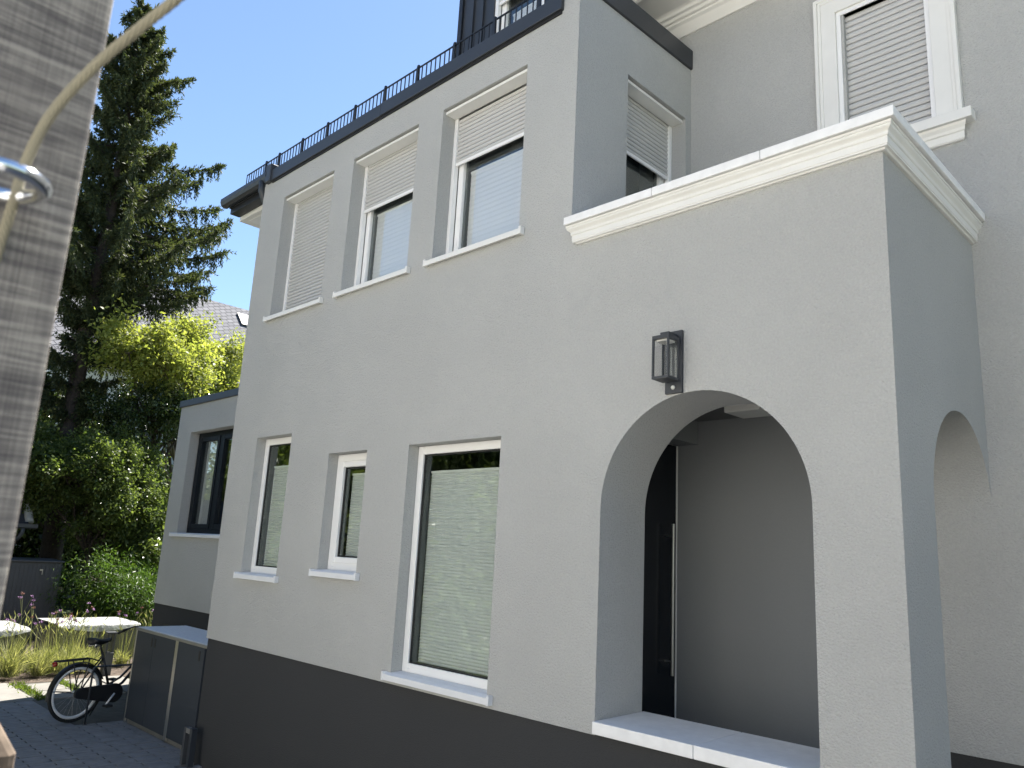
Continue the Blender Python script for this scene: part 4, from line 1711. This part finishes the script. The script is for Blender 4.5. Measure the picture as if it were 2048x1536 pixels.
for (x, y, s) in spots:
    n = int(16 * s)
    a = RNG.uniform(0, 2 * math.pi, n)
    lean = np.abs(RNG.normal(0.0, 0.22, n))
    L = RNG.uniform(0.6, 0.95, n)
    base = np.column_stack([x + RNG.normal(0, .06, n), y + RNG.normal(0, .06, n), np.zeros(n)])
    d = np.column_stack([np.cos(a) * np.sin(lean), np.sin(a) * np.sin(lean), np.cos(lean)])
    tip = base + d * (L * 0.93)[:, None]
    d2 = d + np.column_stack([np.cos(a), np.sin(a), np.zeros(n)]) * 0.5
    Pg += [base, tip]
    Dg += [d, d2]
    Lg += [L, RNG.uniform(.08, .16, n)]
    Wg += [np.full(n, .005), np.full(n, .014)]
o = leaf_quads('ornamental_grass', np.vstack(Pg), np.vstack(Dg), np.concatenate(Lg), np.concatenate(Wg), 'grass_blades', None)
tag(o, 'pale sunlit ornamental grass filling the garden bed behind the bicycle', 'grass', kind='stuff')

vspots = [(-6.4, -0.55), (-6.6, -0.25), (-6.3, 0.05), (-6.7, 0.15), (-6.5, 0.35), (-6.3, 0.45), (-6.8, 0.6), (-6.6, 0.75), (-6.9, 0.9), (-6.4, 1.55), (-6.6, 1.75), (-6.8, 2.2), (-6.3, 2.3), (-6.5, -0.05), (-6.2, 1.95)]
for i, (x, y) in enumerate(vspots):
    hgt = random.uniform(0.85, 1.25)
    p_ = thing('verbena_plant', (x, y, 0.0), 'thin verbena stalk with small purple flower heads above the grass', 'flower', 'verbena stalks in the grass bed')
    lx_, ly_ = random.uniform(-.12, .12), random.uniform(-.16, .16)
    q = MB()
    top = Vector((x + lx_, y + ly_, hgt))
    fork = Vector((x + lx_ * .6, y + ly_ * .6, hgt * 0.72))
    q.tube([(x, y, 0), (x + lx_ * .25, y + ly_ * .25, hgt * .4), tuple(fork), tuple(top)], [0.006, 0.005, 0.004, 0.003], 5)
    heads = [top]
    for k in range(random.choice((1, 2, 3))):
        e_ = fork + Vector((random.uniform(-.12, .12), random.uniform(-.16, .16), hgt * random.uniform(.14, .26)))
        q.tube([tuple(fork), tuple((fork + e_) / 2 + Vector((0, 0, -.015))), tuple(e_)], 0.0032, 5)
        heads.append(e_)
    q.build('stem', 'flower_stem', p_)
    for h_ in heads:
        n = 26
        d = RNG.normal(size=(n, 3))
        d[:, 2] = np.abs(d[:, 2]) * 0.8
        leaf_quads('flower_head', np.tile(np.array(h_), (n, 1)) + RNG.normal(0, .008, (n, 3)), d, 0.027, 0.015, 'flower_pink' if random.random() < .7 else 'flower_dry', p_)

# ------------------------------------------------------------------ weathered fence by the camera
post = thing('fence_post', (7.94, -3.95, 0.0), 'weathered grey timber fence post close to the camera', 'post')
q = MB()
q.box(7.88, 8.0, -4.02, -3.8845, 0.0, 3.1)
q.build('timber', 'weathered_wood', post, bevel=0.003)
post2 = thing('fence_post', (7.70, -3.88, 0.0), 'low weathered timber post at the bottom left corner', 'post')
q = MB()
q.loft([[(7.62, -3.96, 0), (7.755, -3.96, 0), (7.755, -3.797, 0), (7.62, -3.797, 0)],
        [(7.62, -3.96, 2.10), (7.755, -3.96, 2.10), (7.755, -3.797, 2.10), (7.62, -3.797, 2.10)],
        [(7.64, -3.94, 2.137), (7.735, -3.94, 2.137), (7.735, -3.82, 2.14), (7.64, -3.82, 2.14)]])
q.build('timber', 'brown_wood', post2, bevel=0.006)
eye = thing('eye_bolt', (8.0, -3.928, 2.447), 'shiny metal eye bolt screwed into the weathered post', 'bolt')
q = MB()
q.ring((8.0285, -3.929, 2.444), 0.0205, 0.0042, 'z', 40, 12)
q.build('ring', 'chrome', eye, smooth=True)
q = MB()
q.tube([(7.99, -3.929, 2.444), (8.006, -3.929, 2.444)], 0.0042, 12)
q.build('shank', 'chrome', eye, smooth=True)


def campt(u, v, d):
    return tuple(CAM + (RX * ((u - 1024) / 1562.57) + RY * ((v - 768) / 1562.57) + RZ) * d)


rp_ = [campt(u_, v_, d_) for u_, v_, d_ in ((430, -70, .405), (350, 0, .408), (285, 52, .41), (220, 105, .411), (170, 152, .412), (125, 200, .413), (90, 248, .414), (65, 295, .415),
                                            (46, 340, .416), (32, 385, .417), (14, 445, .418), (-8, 515, .42), (-60, 700, .425))]
# smooth the path
ctrl = [Vector(p) for p in rp_]
fine_ = []
for i in range(len(ctrl) - 1):
    p0, p1, p2, p3 = ctrl[max(i - 1, 0)], ctrl[i], ctrl[i + 1], ctrl[min(i + 2, len(ctrl) - 1)]
    for k in range(6):
        s = k / 6
        fine_.append(0.5 * ((2 * p1) + (p2 - p0) * s + (2 * p0 - 5 * p1 + 4 * p2 - p3) * s * s + (3 * p1 - p0 - 3 * p2 + p3) * s ** 3))
fine_.append(ctrl[-1])
rope = thing('wire_rope', rp_[0], 'thin olive wire rope running through the eye bolt', 'rope')
for k in range(7):
    q = MB()
    pts = []
    dist = 0
    for i, p in enumerate(fine_):
        d = (fine_[min(i + 1, len(fine_) - 1)] - fine_[max(i - 1, 0)]).normalized()
        s_ = d.cross(Vector((1, 0.2, 0))).normalized()
        t_ = s_.cross(d)
        a = 2 * math.pi * k / 6 + i * 0.8
        r_ = 0.0018 if k < 6 else 0
        pts.append(tuple(p + s_ * r_ * math.cos(a) + t_ * r_ * math.sin(a)))
    q.tube(pts, 0.0011, 6)
    q.build('strand', 'rope', rope, smooth=True)

# ------------------------------------------------------------------ across the street (invented, added to feed window reflections and bounced light)
op = thing('opposite_house', (2.0, -14.0, 0.0), 'cream house across the street, seen only mirrored in the window panes', 'house')  # unseen house, set close and pale to throw warm light on the facade
q = MB()
q.box(-13, 19, -24, -13.5, 0, 9.0)
q.build('wall', 'render_cream', op)
q = MB()
q.add([(-13.5, -13, 8.9), (19.5, -13, 8.9), (19.5, -18.7, 13.0), (-13.5, -18.7, 13.0), (19.5, -24.5, 8.9), (-13.5, -24.5, 8.9)], [(0, 1, 2, 3), (3, 2, 4, 5), (0, 3, 5), (1, 4, 2)])
q.build('roof', 'roof_dark', op)
for k in range(8):
    for z in (1.2, 4.4, 6.9):
        q = MB()
        x = -11.5 + k * 3.8
        q.box(x, x + 1.0, -13.5, -13.45, z, z + 1.4)
        f_ = q.build('window', 'white_pvc', op)
        q = MB()
        q.box(x + .08, x + .92, -13.45, -13.44, z + .08, z + 1.32)
        q.build('pane', 'door_dark', f_)
labs = ['green street tree mirrored in the tall ground floor window', 'green street tree mirrored in the smallest ground floor window',
        'green street tree mirrored in the narrow ground floor window', 'green street tree mirrored in the dark annex window']
for i, (x, y, h_) in enumerate([(-1.4, -6.1, 6.2), (-5.8, -5.8, 7.0), (-11.0, -6.0, 7.5), (-17.0, -7.0, 7.5)]):  # unseen trees added to green the window reflections
    broadleaf('street_tree', (x, y, 0), (x, y, h_ * 0.55), cl_ell((x, y, h_ * 0.56), (1.5, 1.9, h_ * 0.30), 18, 1.0, 40 + i), 24000, 0.18, 'leaf_mid', 'bark',
              labs[i], group='street trees before the house')
broadleaf('street_hedge', (-6.0, -4.9, 0), (-6.0, -4.9, 1.0), [(-16.0 + k * 0.75, -5.0, z, 0.5, 0.35, 0.5) for k in range(22) for z in (0.4, 1.1)], 30000, 0.12, 'leaf_mid', 'bark',  # unseen hedge added to green the lower reflections and cut the bounce
          'clipped green hedge along the sidewalk mirrored in the ground floor windows')
